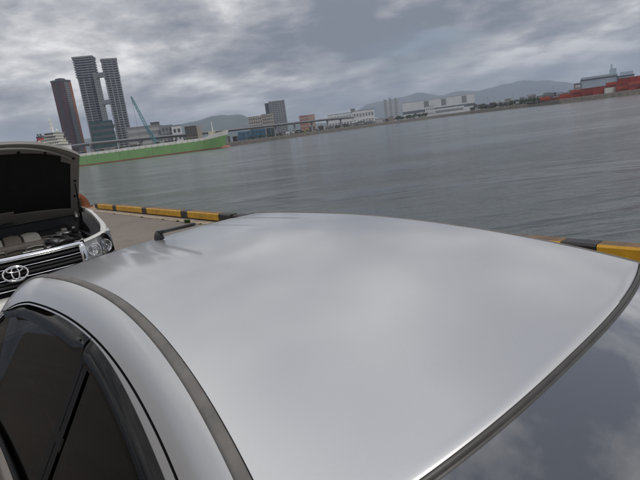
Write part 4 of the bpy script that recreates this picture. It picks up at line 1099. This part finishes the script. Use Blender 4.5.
# --- elevated road
road = empty('elevated_road', (0, 0, LAND_Z)); RP = [(-140, 172, 600), (0, 155, 610), (91, 143.3, 622), (140, 138.5, 650), (184, 134.6, 690), (225, 130.4, 740), (275, 124.8, 830), (327, 119.2, 960), (352, 117.3, 1080)]
pts = [at(u, v, Y) for u, v, Y in RP]
M_DECK = mat('road_deck_concrete', (0.30, 0.315, 0.34), 0.75, var=0.08, vscale=0.05)
for i in range(len(pts) - 1):
    a, b = pts[i], pts[i + 1]; d = (b - a); L_ = d.length; nseg = max(1, int(L_ / 45))
    for k in range(nseg):
        p0, p1 = a.lerp(b, k / nseg), a.lerp(b, (k + 1) / nseg); dd = p1 - p0; ln = dd.length
        side = Vector((-dd.y, dd.x, 0)).normalized()
        mb = MB(); pr = [(-8, 0), (8, 0), (8, 1.1), (7.6, 1.1), (7.6, 0.2), (-7.6, 0.2), (-7.6, 1.1), (-8, 1.1)]
        prl = [(-8, -0.4), (-3.5, -2.6), (3.5, -2.6), (8, -0.4)] + pr[1:]
        prl = [(-8.0, -0.4), (-3.5, -2.6), (3.5, -2.6), (8.0, -0.4), (8.0, 1.1), (7.6, 1.1), (7.6, 0.2), (-7.6, 0.2), (-7.6, 1.1), (-8.0, 1.1)]
        n = len(prl); vs = [p0 + dd * 0.002 + side * s_ + Vector((0, 0, z_ - LAND_Z)) for s_, z_ in prl] + [p1 - dd * 0.002 + side * s_ + Vector((0, 0, z_ - LAND_Z)) for s_, z_ in prl]
        mb.add(vs, [tuple(range(n))[::-1], tuple(range(n, 2 * n))] + [(i_, (i_ + 1) % n, n + (i_ + 1) % n, n + i_) for i_ in range(n)])
        mb.build('deck_span', M_DECK, road)
        mb = MB(); zz = p0.z - LAND_Z - 2.6; mb.box(p0.x - 1.6, p0.x + 1.6, p0.y - 1.3, p0.y + 1.3, -1, zz - 1.6)
        mb.box(p0.x - 1.8, p0.x + 1.8, p0.y - 5, p0.y + 5, zz - 1.6, zz + 0.1); mb.build('pier', M_DECK, road)
tag(road, 'long elevated concrete road on piers behind the green ship', 'road')

# --- teal luffing crane
cb = at(158, 141, 590); ct = at(131, 96.5, 590)
cr = empty('crane', (cb.x, 590, LAND_Z))
J0 = Vector((-2, 0, 3.0)); J1 = Vector((ct.x - cb.x, 0, ct.z - LAND_Z))
def lattice(name, A, B, wd, m, nb):
    mb = MB(); d = (B - A).normalized(); s1 = d.cross(Vector((0, 1, 0))).normalized(); s2 = Vector((0, 1, 0))
    ch = [(1, 1), (1, -1), (-1, -1), (-1, 1)]
    def pt(t, c): w_ = wd * (0.35 + 0.65 * math.sin(math.pi * min(1, max(0, t * 0.85 + 0.12)))) ; return A.lerp(B, t) + s1 * c[0] * w_ / 2 + s2 * c[1] * w_ / 2
    for c in ch: mb.tube([pt(i / nb, c) for i in range(nb + 1)], 0.22, 4)
    for i in range(nb):
        for k in range(4): mb.tube([pt(i / nb, ch[k]), pt((i + 1) / nb, ch[(k + 1) % 4])], 0.12, 3)
    return mb.build(name, m, cr)
lattice('jib', J0, J1, 2.6, M_TEALP, 16)
lattice('mast', Vector((2, 0, 3)), Vector((-10, 0, 30)), 1.6, M_TEALP, 8)
mb = MB()
for p_, q_ in ((J1, Vector((-10, 0, 30))), (Vector((-10, 0, 30)), Vector((9, 0, 4.5)))):
    mb.tube([p_, q_], 0.16, 4)
mb.build('pendant_cable', M_TEALP, cr)
mb = MB(); mb.tube([J1, Vector((J1.x + 0.6, 0, 8))], 0.12, 4); mb.build('hoist_cable', M_DKG, cr)
mb = MB(); mb.box(-4, 9, -2.5, 2.5, 1.6, 5.0); mb.box(-5.5, -2.5, 1, 2.5, 2, 5.2); mb.build('machine_house', M_TEALP, cr)
mb = MB(); mb.box(-5, 5, -4, -2.8, 0, 1.5); mb.box(-5, 5, 2.8, 4, 0, 1.5); mb.build('crawler_tracks', M_DKG, cr)
tag(cr, 'teal lattice crawler crane leaning beside the grey towers', 'crane')

# --- green cargo ship
SY = 498.0
sx0 = at(32, 172, SY).x; sx1 = at(224, 147, SY).x; SL = sx1 - sx0
ship = empty('cargo_ship', (sx0, SY + 12, WATER_Z))
def _hull(nt, b):
    t = nt.nodes.new('ShaderNodeTexCoord').outputs['Object']
    mp = nt.nodes.new('ShaderNodeMapping'); nt.links.new(t, mp.inputs[0]); mp.inputs['Scale'].default_value = (0.55, 0.55, 0.06)
    c = tramp(nt, tnoise(nt, t, 0.08, 5), [(0.35, (0.175, 0.33, 0.115)), (0.65, (0.215, 0.39, 0.14))])
    st = tramp(nt, tnoise(nt, mp.outputs[0], 1.0, 7, 0.7), [(0.58, (0, 0, 0)), (0.76, (1, 1, 1))])
    nt.links.new(tmix(nt, tmath(nt, 'MULTIPLY', st, 0.7), c, (0.12, 0.10, 0.05)), b.inputs['Base Color']); b.inputs['Roughness'].default_value = 0.6
M_HULL = noise_mat('green_hull_paint', _hull)
M_BOOT = mat('red_boot_paint', (0.26, 0.085, 0.05), 0.65, var=0.2, vscale=0.1)
M_SHW = mat('ship_white_paint', (0.74, 0.73, 0.68), 0.6, var=0.1, vscale=0.1)
M_CREAM = mat('ship_cream_paint', (0.55, 0.52, 0.40), 0.6, var=0.1, vscale=0.1)
M_FUN = mat('funnel_red', (0.42, 0.03, 0.03), 0.5)
def sheer(t): return 9.6 + 1.2 * smooth01((t - 0.88) / 0.06) + 1.6 * smooth01((t - 0.93) / 0.07) + 0.8 * smooth01((0.12 - t) / 0.12)
def hullp(t, k, sd):      # t stern..bow, k 0 keel..1 sheer
    B = 11.5; plan_ = min(1.0, (t / 0.06) ** 0.5 if t < 0.06 else 1.0)
    bowf = 1.0 if t < 0.82 else max(0.0, 1 - ((t - 0.82) / 0.18) ** (1.6 + 1.2 * k))
    z = lerp(-1.0, sheer(t), k); x = t * SL + (k * 5.0 - 1.5) * smooth01((t - 0.80) / 0.2)
    return Vector((x, sd * B * max(0.02, plan_ * bowf), z))
def hull_band(k0f, k1f, name, m, par):
    mb = MB(); rows = []
    for i in range(61):
        t = i / 60; k0, k1 = k0f(t), k1f(t)
        left_ = [hullp(t, lerp(k0, k1, j / 3), -1) for j in range(4)]; right_ = [hullp(t, lerp(k0, k1, j / 3), 1) for j in range(4)]
        rows.append((left_, right_))
    mb.grid([r_[0] for r_ in rows]); mb.grid([r_[1] for r_ in rows]); mb.add(rows[0][0] + rows[0][1][::-1], [tuple(range(8))])
    return mb.build(name, m, par, smooth=True, sharp=50)
kz = lambda z: (lambda t: (z + 1.0) / (sheer(t) + 1.0))
hull_band(kz(-1.0), kz(1.15), 'boot_topping', M_BOOT, ship)
hull_band(kz(1.15), kz(9.4), 'hull', M_HULL, ship)
hull_band(lambda t: min(kz(9.4)(t), 0.999), lambda t: 1.0, 'bow_upper_plating', M_HULL, ship)
hull_band(lambda t: 1.0, lambda t: (sheer(t) + 3.6 + 1.8 * smooth01((t - 0.90) / 0.03)) / (sheer(t) + 1.0), 'bulwark', M_SHW, ship)
mb = MB(); mb.grid([[hullp(i / 60, 0.995, -1), hullp(i / 60, 0.995, 1)] for i in range(61)]); mb.build('deck', mat('ship_deck_brown', (0.13, 0.07, 0.05), 0.8), ship)
mb = MB(); mb.lathe([(0.05, 4), (1.2, 3), (1.9, 0), (2.0, -4), (1.9, -9)], 14, Matrix.Translation((SL + 1.0, 0, 0.2)) @ Matrix.Rotation(R(90), 4, 'Y')); mb.build('bulbous_bow', mat('bulb_pink', (0.42, 0.16, 0.13), 0.6), ship, smooth=True)
for k in range(7):
    t = 0.24 + k * 0.095; x = t * SL
    mb = MB(); mb.box(x - SL * 0.036, x + SL * 0.036, -8, 8, 9.4, 12.1); mb.build('hatch_cover', M_BROWN if k % 2 else mat('hatch_rust', (0.15, 0.07, 0.05), 0.8), ship)
    mb = MB(); mb.box(x + SL * 0.044 - .9, x + SL * 0.044 + .9, -11.2, -9.2, 9.5, 13.6); mb.box(x + SL * 0.044 - 1.4, x + SL * 0.044 + 1.4, -11.4, -9.0, 13.2, 14.0); mb.build('vent_post', M_BROWN, ship)
for k in range(24):
    x = SL * (0.20 + k * 0.031); mb = MB(); mb.box(x - .5, x + .5, -11.75, -11.4, 9.6, 11.6); mb.build('bulwark_stay', M_CREAM, ship)
# superstructure at the stern
sp = empty('superstructure'); sp.parent = ship; sp.location = (0, 0, 11.0)
for x_0, x_1, hw_, z_0, z_1 in ((0.045, 0.175, 10.5, -1.2, 13.0), (0.055, 0.165, 9.6, 13.0, 16.0), (0.075, 0.16, 8.8, 16.0, 19.0), (0.09, 0.152, 8.0, 19.0, 21.8), (0.105, 0.15, 10.8, 21.8, 24.6)):
    mb = MB(); mb.box(SL * x_0, SL * x_1, -hw_, hw_, z_0, z_1 - 0.05); dk_ = mb.build('deckhouse', M_SHW, sp)
    mb = MB(); n_ = 9
    for k in range(n_):
        x_ = lerp(SL * x_0, SL * x_1, (k + 0.5) / n_); mb.box(x_ - .45, x_ + .45, -hw_ - 0.08, -hw_ + 0.1, z_0 + 1.2, z_0 + 2.2)
    mb.build('portholes', M_WIN, dk_)
    mb = MB(); mb.box(SL * x_0 - 1.2, SL * x_1 + 1.2, -hw_ - 1.2, hw_ + 1.2, z_1 - 0.05, z_1 + 0.15); mb.build('deck_edge', M_CREAM, dk_)
fu = empty('funnel'); fu.parent = ship; fu.location = (0, 0, 7.0)
mb = MB(); mb.prism([(SL * 0.055 + 4.4 * math.cos(a), 2.6 * math.sin(a)) for a in [2 * math.pi * k / 20 for k in range(20)]], 3, 25.5); mb.build('funnel_casing', M_FUN, fu)
mb = MB(); mb.prism([(SL * 0.055 + 4.5 * math.cos(a), 2.7 * math.sin(a)) for a in [2 * math.pi * k / 20 for k in range(20)]], 25.5, 27.3); mb.build('funnel_top', M_DKG, fu)
for dx in (-1.6, 1.2):
    mb = MB(); mb.tube([(SL * 0.055 + dx, 0, 27), (SL * 0.055 + dx - 1.2, 0, 29.6)], 0.9, 8); mb.build('exhaust_pipe', M_DKG, fu)
mb = MB(); mb.tube([(SL * 0.055 - 2.0 + 0.2 * i, -2.75 if abs(i - 6) > 4 else -2.85, z_) for i, z_ in enumerate((19.6, 21.4, 22.8, 22.2, 20.8, 19.8, 20.6, 22.6, 22.9, 21.6, 20.9, 20.2, 19.6))], 0.38, 6); mb.build('funnel_mark', M_SHW, fu)
mst = empty('radar_mast'); mst.parent = ship; mst.location = (0, 0, 11.5)
mb = MB(); mb.tube([(SL * 0.125, 0, 24), (SL * 0.120, 0, 39)], [0.9, 0.4], 8); mb.build('mast_pole', M_SHW, mst)
for z_, l_ in ((29, 3.4), (32.5, 4.5), (36, 2.6)):
    mb = MB(); mb.tube([(SL * 0.122, -l_, z_), (SL * 0.122, l_, z_)], 0.28, 6); mb.box(SL * 0.122 - l_, SL * 0.122 + l_, -0.3, 0.3, z_ + 0.4, z_ + 1.0); mb.build('yard', M_SHW, mst)
mb = MB(); mb.lathe([(0, 3.2), (1.0, 2.8), (1.4, 1.6), (1.0, 0.4), (0.4, 0)], 12, Matrix.Translation((SL * 0.135, 4, 25))); mb.build('radome', M_SHW, mst, smooth=True)
# forecastle and foremast
mb = MB(); mb.box(SL * 0.925, SL * 0.955, -5, 5, 13.5, 17.5); mb.build('forecastle_house', M_CREAM, ship)
mb = MB(); mb.tube([(SL * 0.945, 0, 14), (SL * 0.945, 0, 27.5)], [0.6, 0.3], 8); mb.tube([(SL * 0.945, -2.2, 24), (SL * 0.945, 2.2, 24)], 0.2, 6); mb.build('foremast', M_SHW, ship)
mb = MB(); mb.tube([(SL * 0.955, -4, 16), (SL * 0.985, 0, 15.2), (SL * 1.005, 0, 15.4)], 0.5, 8); mb.build('windlass', M_BROWN, ship)
mb = MB(); mb.tube([(SL * 0.962, -4.6, 8.8), (SL * 0.962, -4.9, 6.6)], 0.35, 6); mb.tube([(SL * 0.962 - 1.2, -4.9, 7.2), (SL * 0.962, -5.0, 6.4), (SL * 0.962 + 1.2, -4.9, 7.2)], 0.35, 6); mb.build('anchor', M_DKG, ship)
for k in range(40):
    x = SL * (0.19 + k * 0.0182); mb = MB(); mb.tube([(x, -10.9, 13.0), (x, -10.9, 14.3)], 0.09, 4); mb.build('rail_post', M_CREAM, ship)
mb = MB(); mb.tube([(SL * 0.19, -10.9, 14.3), (SL * 0.90, -10.9, 14.3)], 0.09, 4); mb.build('deck_rail', M_CREAM, ship)
tag(ship, 'long green-hulled cargo ship with white superstructure moored across the harbour', 'ship')

# --- middle distance
block('office_tower', 'tall grey office block on the far shore beside a low beige block', 'building', 268, 284.5, 101, 1400, 40, M_GREY, 17, 6, wm=M_DKG)
block('office_tower', 'grey stair core against the tall grey office block', 'building', 264.5, 269, 103.5, 1405, 30, M_DKG)
block('apartment_block', 'low beige apartment block beside the tall grey office block', 'building', 247.5, 262, 116.5, 1300, 25, M_BEI, 6, 6, wm=M_DKG)
block('apartment_block', 'stepped beige wing next to the tall office block', 'building', 261, 272.5, 114, 1330, 25, M_BEI, 7, 5, wm=M_DKG)
block('apartment_block', 'orange and cream apartment block above the elevated road', 'building', 299, 307, 115.8, 1500, 25, M_ORG, 4, 4, wm=M_BEI)
block('apartment_block', 'cream apartment block next to the orange one', 'building', 306.5, 314.5, 114.8, 1510, 25, mat('orange_cream', (0.42, 0.25, 0.17), 0.8), 4, 4, wm=M_BEI)
for u0, u1, vt, lab in ((237.5, 250, 131.5, 'widest blue sheeted shed on the far bank'), (250, 258, 129.6, 'blue sheeted shed with taller roof on the far bank'), (258, 265, 128.8, 'blue shed beside the dark one on the far bank'), (266, 274, 128.0, 'dark blue shed at the end of the blue row')):
    e, w_, h_ = block('shed', lab, 'shed', u0, u1, vt, 640 + (u0 - 237), 14, M_BLU if 'dark' not in lab or 'beside' in lab else M_TEAL, 2, 5, wm=M_DKG, parapet=False, group='blue sheds on the far bank')
block('warehouse', 'white long low warehouse with slate roof behind the arched footbridge', 'building', 327, 352, 114.0, 1250, 40, M_WHT, 2, 8, wm=M_GREY)
block('warehouse', 'white taller hall with grey roof plant behind the arched footbridge', 'building', 352, 374, 110.3, 1280, 50, M_WHT, 2, 7, wm=M_GREY)
block('warehouse', 'dark roof plant room on the white hall', 'building', 350.5, 355, 108.8, 1290, 20, M_GREY)
# white arched footbridge
fb = empty('footbridge', (0, 0, LAND_Z)); A, B = at(352, 123.5, 1060), at(382, 119.3, 1120)
mb = MB(); n = 20; top = [A.lerp(B, i / n) + Vector((0, 0, 6.5 * math.sin(math.pi * i / n) - LAND_Z)) for i in range(n + 1)]
rows = [[p + Vector((0, s_, z_)) for s_, z_ in ((-3, 0), (-3, 1.4), (3, 1.4), (3, 0), (-3, 0))] for p in top]; mb.grid(rows); mb.build('arch_deck', M_WHT, fb)
for i in (2, 6, 10, 14, 18):
    mb = MB(); p = top[i]; mb.box(p.x - .6, p.x + .6, p.y - 1.5, p.y + 1.5, -1, p.z); mb.build('pier', M_WHT, fb)
tag(fb, 'white arched footbridge on the far shore', 'bridge')
for k, (u, w_, h_) in enumerate(((383.5, 2.6, 99.8), (386.3, 2.3, 101), (388.8, 2.2, 98.8), (391.2, 2.4, 100), (394, 2.6, 99.2), (397, 2.2, 101.5))):
    block('apartment_tower', 'pale apartment slab in the cluster beside the long white warehouse', 'tower', u, u + w_, h_ - (u - 383) * 0.1, 2300, 20, M_WHT if k % 2 else M_CON, 12, 0, wm=M_GREY, group='cluster of pale apartment slabs')
# long two-level logistics warehouse
e, w_, h_ = block('logistics_warehouse', 'long white two-storey logistics warehouse with dark loading bands', 'building', 401, 474, 98.6, 1500, 60, M_WHT, parapet=False)
mb = MB(); mb.box(-w_ / 2 - .3, w_ / 2 + .3, -30.4, 30.4, h_ * 0.30, h_ * 0.46); mb.build('loading_band', M_SLATE, e)
for t in (-0.16, 0.08, 0.36):
    mb = MB(); mb.box(t * w_ - 7, t * w_ + 7, -30.3, -29, h_ * 0.55, h_ * 0.95); mb.build('sign_panel', M_GREY, e)
mb = MB(); mb.box(-w_ / 2, w_ / 2, -30.2, 30.2, h_ - 0.4, h_ + 0.8); mb.build('roof', M_CON, e)
block('shed', 'white low hall in front of the long logistics warehouse', 'building', 425, 434, 106.2, 1380, 30, M_WHT, 2, 4, wm=M_CON)
block('shed', 'white ramp building under the loading bands', 'building', 434, 464, 107.2, 1400, 30, M_WHT, 1, 0, wm=M_GREY)
block('shed', 'small pale blue shed by the far trees', 'building', 479, 486, 106.6, 1000, 20, M_PBL, 1, 3, wm=M_GREY)
# --- grain terminal
e, w_, h_ = block('grain_terminal', 'large pale blue terminal building with dark eaves behind the red containers', 'building', 581, 617, 77.0, 760, 45, M_PBL, parapet=False)
mb = MB(); mb.box(-w_ / 2 - .5, w_ / 2 + .5, -23, 23, h_ - 2.6, h_ - 0.6); mb.build('eaves_band', M_SLATE, e)
mb = MB(); mb.prism([(-w_ / 2, -23), (w_ / 2, -23), (w_ / 2, 23), (-w_ / 2, 23)], h_ - 0.6, h_ + 2.2); mb.build('roof', M_PBL, e)
mb = MB(); mb.box(w_ * 0.33, w_ * 0.5, -8, 8, h_, h_ + 10); mb.box(w_ * 0.36, w_ * 0.40, -1, 1, h_ + 10, h_ + 17); mb.build('head_house', M_PBL, e)
e2, w2, h2 = block('grain_terminal', 'pale blue silo hall with a stepped roof at the end of the terminal', 'building', 618, 634, 74.5, 740, 40, M_PBL, parapet=False)
mb = MB(); mb.box(-w2 / 2 - .5, w2 / 2 + .5, -20.5, 20.5, h2 - 2.6, h2 - 0.8); mb.build('eaves_band', M_SLATE, e2)
mb = MB(); mb.box(-w2 * 0.30, w2 * 0.48, -10, 10, h2 - 0.8, h2 + 4.5); mb.build('roof_house', M_PBL, e2)
mb = MB(); mb.box(w2 * 0.05, w2 * 0.38, -20.6, -19, 0, h2 * 0.45); mb.build('door', M_BROWN, e2)
block('shed', 'small grey annex beside the pale blue terminal', 'building', 574.5, 581, 83.5, 770, 25, M_GREY, 3, 2, wm=M_WHT)
block('office_block', 'beige block behind the containers past the terminal', 'building', 636, 652, 78.5, 800, 25, M_BEI, 4, 5, wm=M_DKG)

# --- containers
cont_m = {'red': mat('container_red', (0.27, 0.028, 0.020), 0.6, var=0.25, vscale=0.4), 'rust red': mat('container_rust', (0.17, 0.030, 0.024), 0.65, var=0.3, vscale=0.4), 'white': mat('container_white', (0.55, 0.55, 0.54), 0.6),
          'dark blue': mat('container_blue', (0.03, 0.05, 0.11), 0.6), 'orange': mat('container_orange', (0.32, 0.055, 0.025), 0.6)}
cme = {}
for nm_, m in cont_m.items():
    mb = MB(); rows = []                        # corrugated long sides
    n = 30
    for y_s in (-1.22, 1.22):
        row_b, row_t = [], []
        for i in range(n + 1):
            x = lerp(-6.1, 6.1, i / n); o_ = 0.05 if (i // 2) % 2 else 0.0
            row_b.append(Vector((x, y_s + (o_ if y_s < 0 else -o_), 0.15))); row_t.append(Vector((x, y_s + (o_ if y_s < 0 else -o_), 2.45)))
        mb.grid([row_b, row_t])
    mb.box(-6.1, 6.1, -1.22, 1.22, 0.0, 0.16); mb.box(-6.1, 6.1, -1.22, 1.22, 2.44, 2.59)
    for sx in (-1, 1): mb.box(sx * 6.1 - 0.08, sx * 6.1 + 0.08, -1.22, 1.22, 0.16, 2.44)
    me = mb.mesh('shipping_container'); me.materials.append(m); cme[nm_] = me
rnd = random.Random(11)
def stack(u, Y, n, palette):
    p = at(u, 95, Y)
    for k in range(n):
        c = rnd.choice(palette)
        o = link_mesh('shipping_container', cme[c], None); o.location = (p.x, Y, LAND_Z + k * 2.6)
        tag(o, c + ' shipping container in the stacks on the far quay', 'container', c + ' containers stacked on the far quay')
RED = ['red', 'red', 'rust red', 'orange', 'rust red']
u = 545.0
while u < 650:
    Y = shore_y(min(u, 759)) + 22
    if u < 562: n = rnd.choice((1, 2)); pal = RED
    elif u < 588: n = rnd.choice((2, 3, 3)); pal = RED
    elif u < 598: n = rnd.choice((2, 3)); pal = ['dark blue', 'rust red', 'dark blue', 'red']
    elif u < 606: n = rnd.choice((3, 4)); pal = RED
    elif u < 612: n = 2; pal = ['white', 'red', 'white']
    else: n = rnd.choice((2, 3, 3)); pal = RED
    stack(u, Y, n, pal)
    if u > 600: stack(u + 1.5, Y + 8, n + 2, RED)
    if rnd.random() < 0.6: stack(u, Y + 5, n, RED)
    u += 12.7 / Y * FPX * 0.99
# white tractor and trailer units, vehicles on the far bank
def truck(u, Y, m, label, sc=1.0, grp=None):
    p = at(u, 130, Y); e = empty('parked_truck', (p.x, Y, LAND_Z), rnd.uniform(-.3, .3))
    mb = MB(); mb.box(-3.5 * sc, 1.6 * sc, -1.2, 1.2, 1.0, 3.6 * sc); mb.build('cargo_box', m, e)
    mb = MB(); mb.box(1.8 * sc, 3.8 * sc, -1.1, 1.1, 0.7, 2.8 * sc); cb_ = mb.build('cab', M_WHT, e, bevel=0.2)
    mb = MB(); mb.box(3.0 * sc, 3.84 * sc, -1.12, 1.12, 1.8, 2.5); mb.build('cab_window', M_WIN, cb_)
    for x_ in (-2.6, 2.7):
        for s_ in (-1, 1):
            mb = MB(); mb.lathe([(0.0, -.15), (0.5, -.15), (0.5, .15), (0, .15)], 14, Matrix.Translation((x_ * sc, s_ * 1.05, 0.5)) @ Matrix.Rotation(R(90), 4, 'X')); mb.build('wheel', M_TYRE, e)
    tag(e, label, 'truck', grp)
truck(288, 790, M_WHT, 'white box truck parked on the far bank past the blue sheds'); truck(293, 800, M_WHT, 'white truck next to the yellow excavator on the far bank')
truck(283, 770, M_GREY, 'grey truck parked between the sheds and the white trucks'); truck(318, 960, M_WHT, 'small white truck under the elevated road')
ex = at(305, 131, 850); e = empty('excavator', (ex.x, 850, LAND_Z), 0.3)
M_EXY = mat('machine_yellow', (0.50, 0.30, 0.03), 0.5)
mb = MB(); mb.box(-2.2, 2.0, -1.4, 1.4, 1.1, 2.8); mb.box(0.2, 1.9, -1.3, 0, 2.8, 3.9); mb.build('house', M_EXY, e)
mb = MB(); mb.tube([(1.6, 0, 2.2), (4.2, 0, 6.6), (6.2, 0, 5.6)], [0.45, 0.4, 0.3], 6); mb.tube([(6.2, 0, 5.8), (6.9, 0, 2.0)], 0.3, 6); mb.build('boom', M_EXY, e)
mb = MB(); mb.box(6.2, 7.6, -.7, .7, 0.8, 2.0); mb.build('bucket', M_DKG, e)
mb = MB(); mb.box(-2.4, 2.4, -1.6, -0.9, 0, 1.0); mb.box(-2.4, 2.4, 0.9, 1.6, 0, 1.0); mb.build('tracks', M_DKG, e)
tag(e, 'yellow excavator standing on the far bank', 'excavator')
# small far buildings along the shore
pal = [(M_WHT, 'white'), (M_BEI, 'beige'), (M_GREY, 'grey'), (M_CON, 'pale concrete'), (M_SLATE, 'slate grey'), (M_BRK, 'red-brown')]
def scatter(u0, u1, step, Yadd, hmin, hmax, where, grp):
    u = u0
    while u < u1:
        wpx = rnd.uniform(3.0, 7.5); m, cn = rnd.choice(pal); Y = shore_y(min(759, u)) * rnd.uniform(1.08, 1.25) + Yadd
        hh = rnd.uniform(hmin, hmax); fl_ = max(1, int(hh / 3.6))
        block('harbour_building', '%s %d-storey building %s' % (cn, fl_, where), 'building', u, u + wpx, 110, Y, 18, m, fl_, max(2, int(wpx * 0.8)), wm=M_DKG if m is not M_SLATE else M_WHT, zt=LAND_Z + hh, group=grp)
        u += wpx * rnd.uniform(0.9, 1.6) * step
scatter(374, 402, 0.8, 60, 4, 9, 'below the pale apartment slabs', 'small buildings below the apartment slabs')
scatter(474, 560, 0.75, 60, 4, 10, 'between the warehouse and the containers', 'small buildings between the warehouse and the containers')
scatter(474, 575, 0.9, 320, 9, 17, 'in the town behind the far trees', 'town buildings behind the far trees')
scatter(205, 245, 0.9, 160, 5, 9, 'under the elevated road beyond the ship bow', 'buildings under the elevated road')
scatter(276, 326, 1.0, 130, 4, 8, 'under the elevated road past the blue sheds', 'buildings under the elevated road past the sheds')
scatter(84, 190, 0.9, 60, 5, 13, 'behind the green ship', 'buildings behind the green ship')
scatter(326, 402, 0.7, 30, 3, 6, 'along the seawall by the white halls', 'small buildings along the seawall')
scatter(470, 575, 0.6, 10, 3, 6.5, 'on the far bank in front of the trees', 'small buildings on the far bank')
scatter(640, 700, 0.8, 60, 6, 14, 'past the container stacks', 'buildings past the container stacks')
M_POLE = mat('galvanised_pole', (0.30, 0.31, 0.32), 0.5, 0.5)
for k in range(16):
    u = 246 + k * 24 + rnd.uniform(-6, 6); Y = shore_y(u) + 26; p = at(u, 110, Y); h = rnd.uniform(11, 19)
    mb = MB(); mb.tube([(0, 0, -.3), (0, 0, h)], [0.22, 0.14], 6); mb.tube([(-1.3, 0, h - .1), (1.3, 0, h - .1)], 0.16, 6)
    o = mb.build('light_mast', M_POLE); o.location = (p.x, Y, LAND_Z)
    tag(o, 'thin grey lighting mast on the far bank', 'lamp post', 'lighting masts along the far bank')
# far trees: masses of leaf clumps
M_TREE = mat('far_foliage', (0.045, 0.065, 0.028), 0.9, color2=(0.075, 0.095, 0.04), vscale=0.2)
def treeline(u0, u1, n, Yadd, h0, h1):
    mb = MB()
    for i in range(n):
        u = rnd.uniform(u0, u1); Y = shore_y(u) + Yadd + rnd.uniform(0, 40); p = at(u, 112, Y); h = rnd.uniform(h0, h1); r_ = h * 0.42
        mb.tube([(p.x, Y, LAND_Z - .3), (p.x, Y, LAND_Z + h * 0.5)], [0.35, 0.2], 4)
        for k in range(26):
            c = Vector((p.x, Y, LAND_Z + h * 0.62)) + Vector((rnd.gauss(0, r_ * .5), rnd.gauss(0, r_ * .5), rnd.gauss(0, h * .17))); s_ = rnd.uniform(0.5, 1.1) * r_ * 0.42
            a = [c + Vector((rnd.uniform(-1, 1), rnd.uniform(-1, 1), rnd.uniform(-1, 1))) * s_ for _ in range(5)]
            mb.add(a, [(0, 1, 2), (0, 2, 3), (1, 3, 4), (0, 3, 4), (1, 2, 4)])
    return stuff(mb.build('far_trees', M_TREE))
treeline(395, 426, 45, 15, 4, 8); treeline(470, 545, 70, 60, 4, 7.5); treeline(240, 372, 90, 14, 1.6, 3.6)

# ------------------------------------------------------------------ the air over the harbour
hz_ = MB(); hz_.box(-9500, 9500, -2900, 12600, -5.0, 760)
def _haze():
    m = bpy.data.materials.new('haze'); m.use_nodes = True; nt = m.node_tree; nt.nodes.clear()
    o = nt.nodes.new('ShaderNodeOutputMaterial'); v = nt.nodes.new('ShaderNodeVolumePrincipled')
    v.inputs['Color'].default_value = (0.68, 0.80, 1.0, 1); v.inputs['Density'].default_value = 0.00012; v.inputs['Anisotropy'].default_value = 0.2
    nt.links.new(v.outputs[0], o.inputs['Volume']); return m
stuff(hz_.build('haze', _haze()))
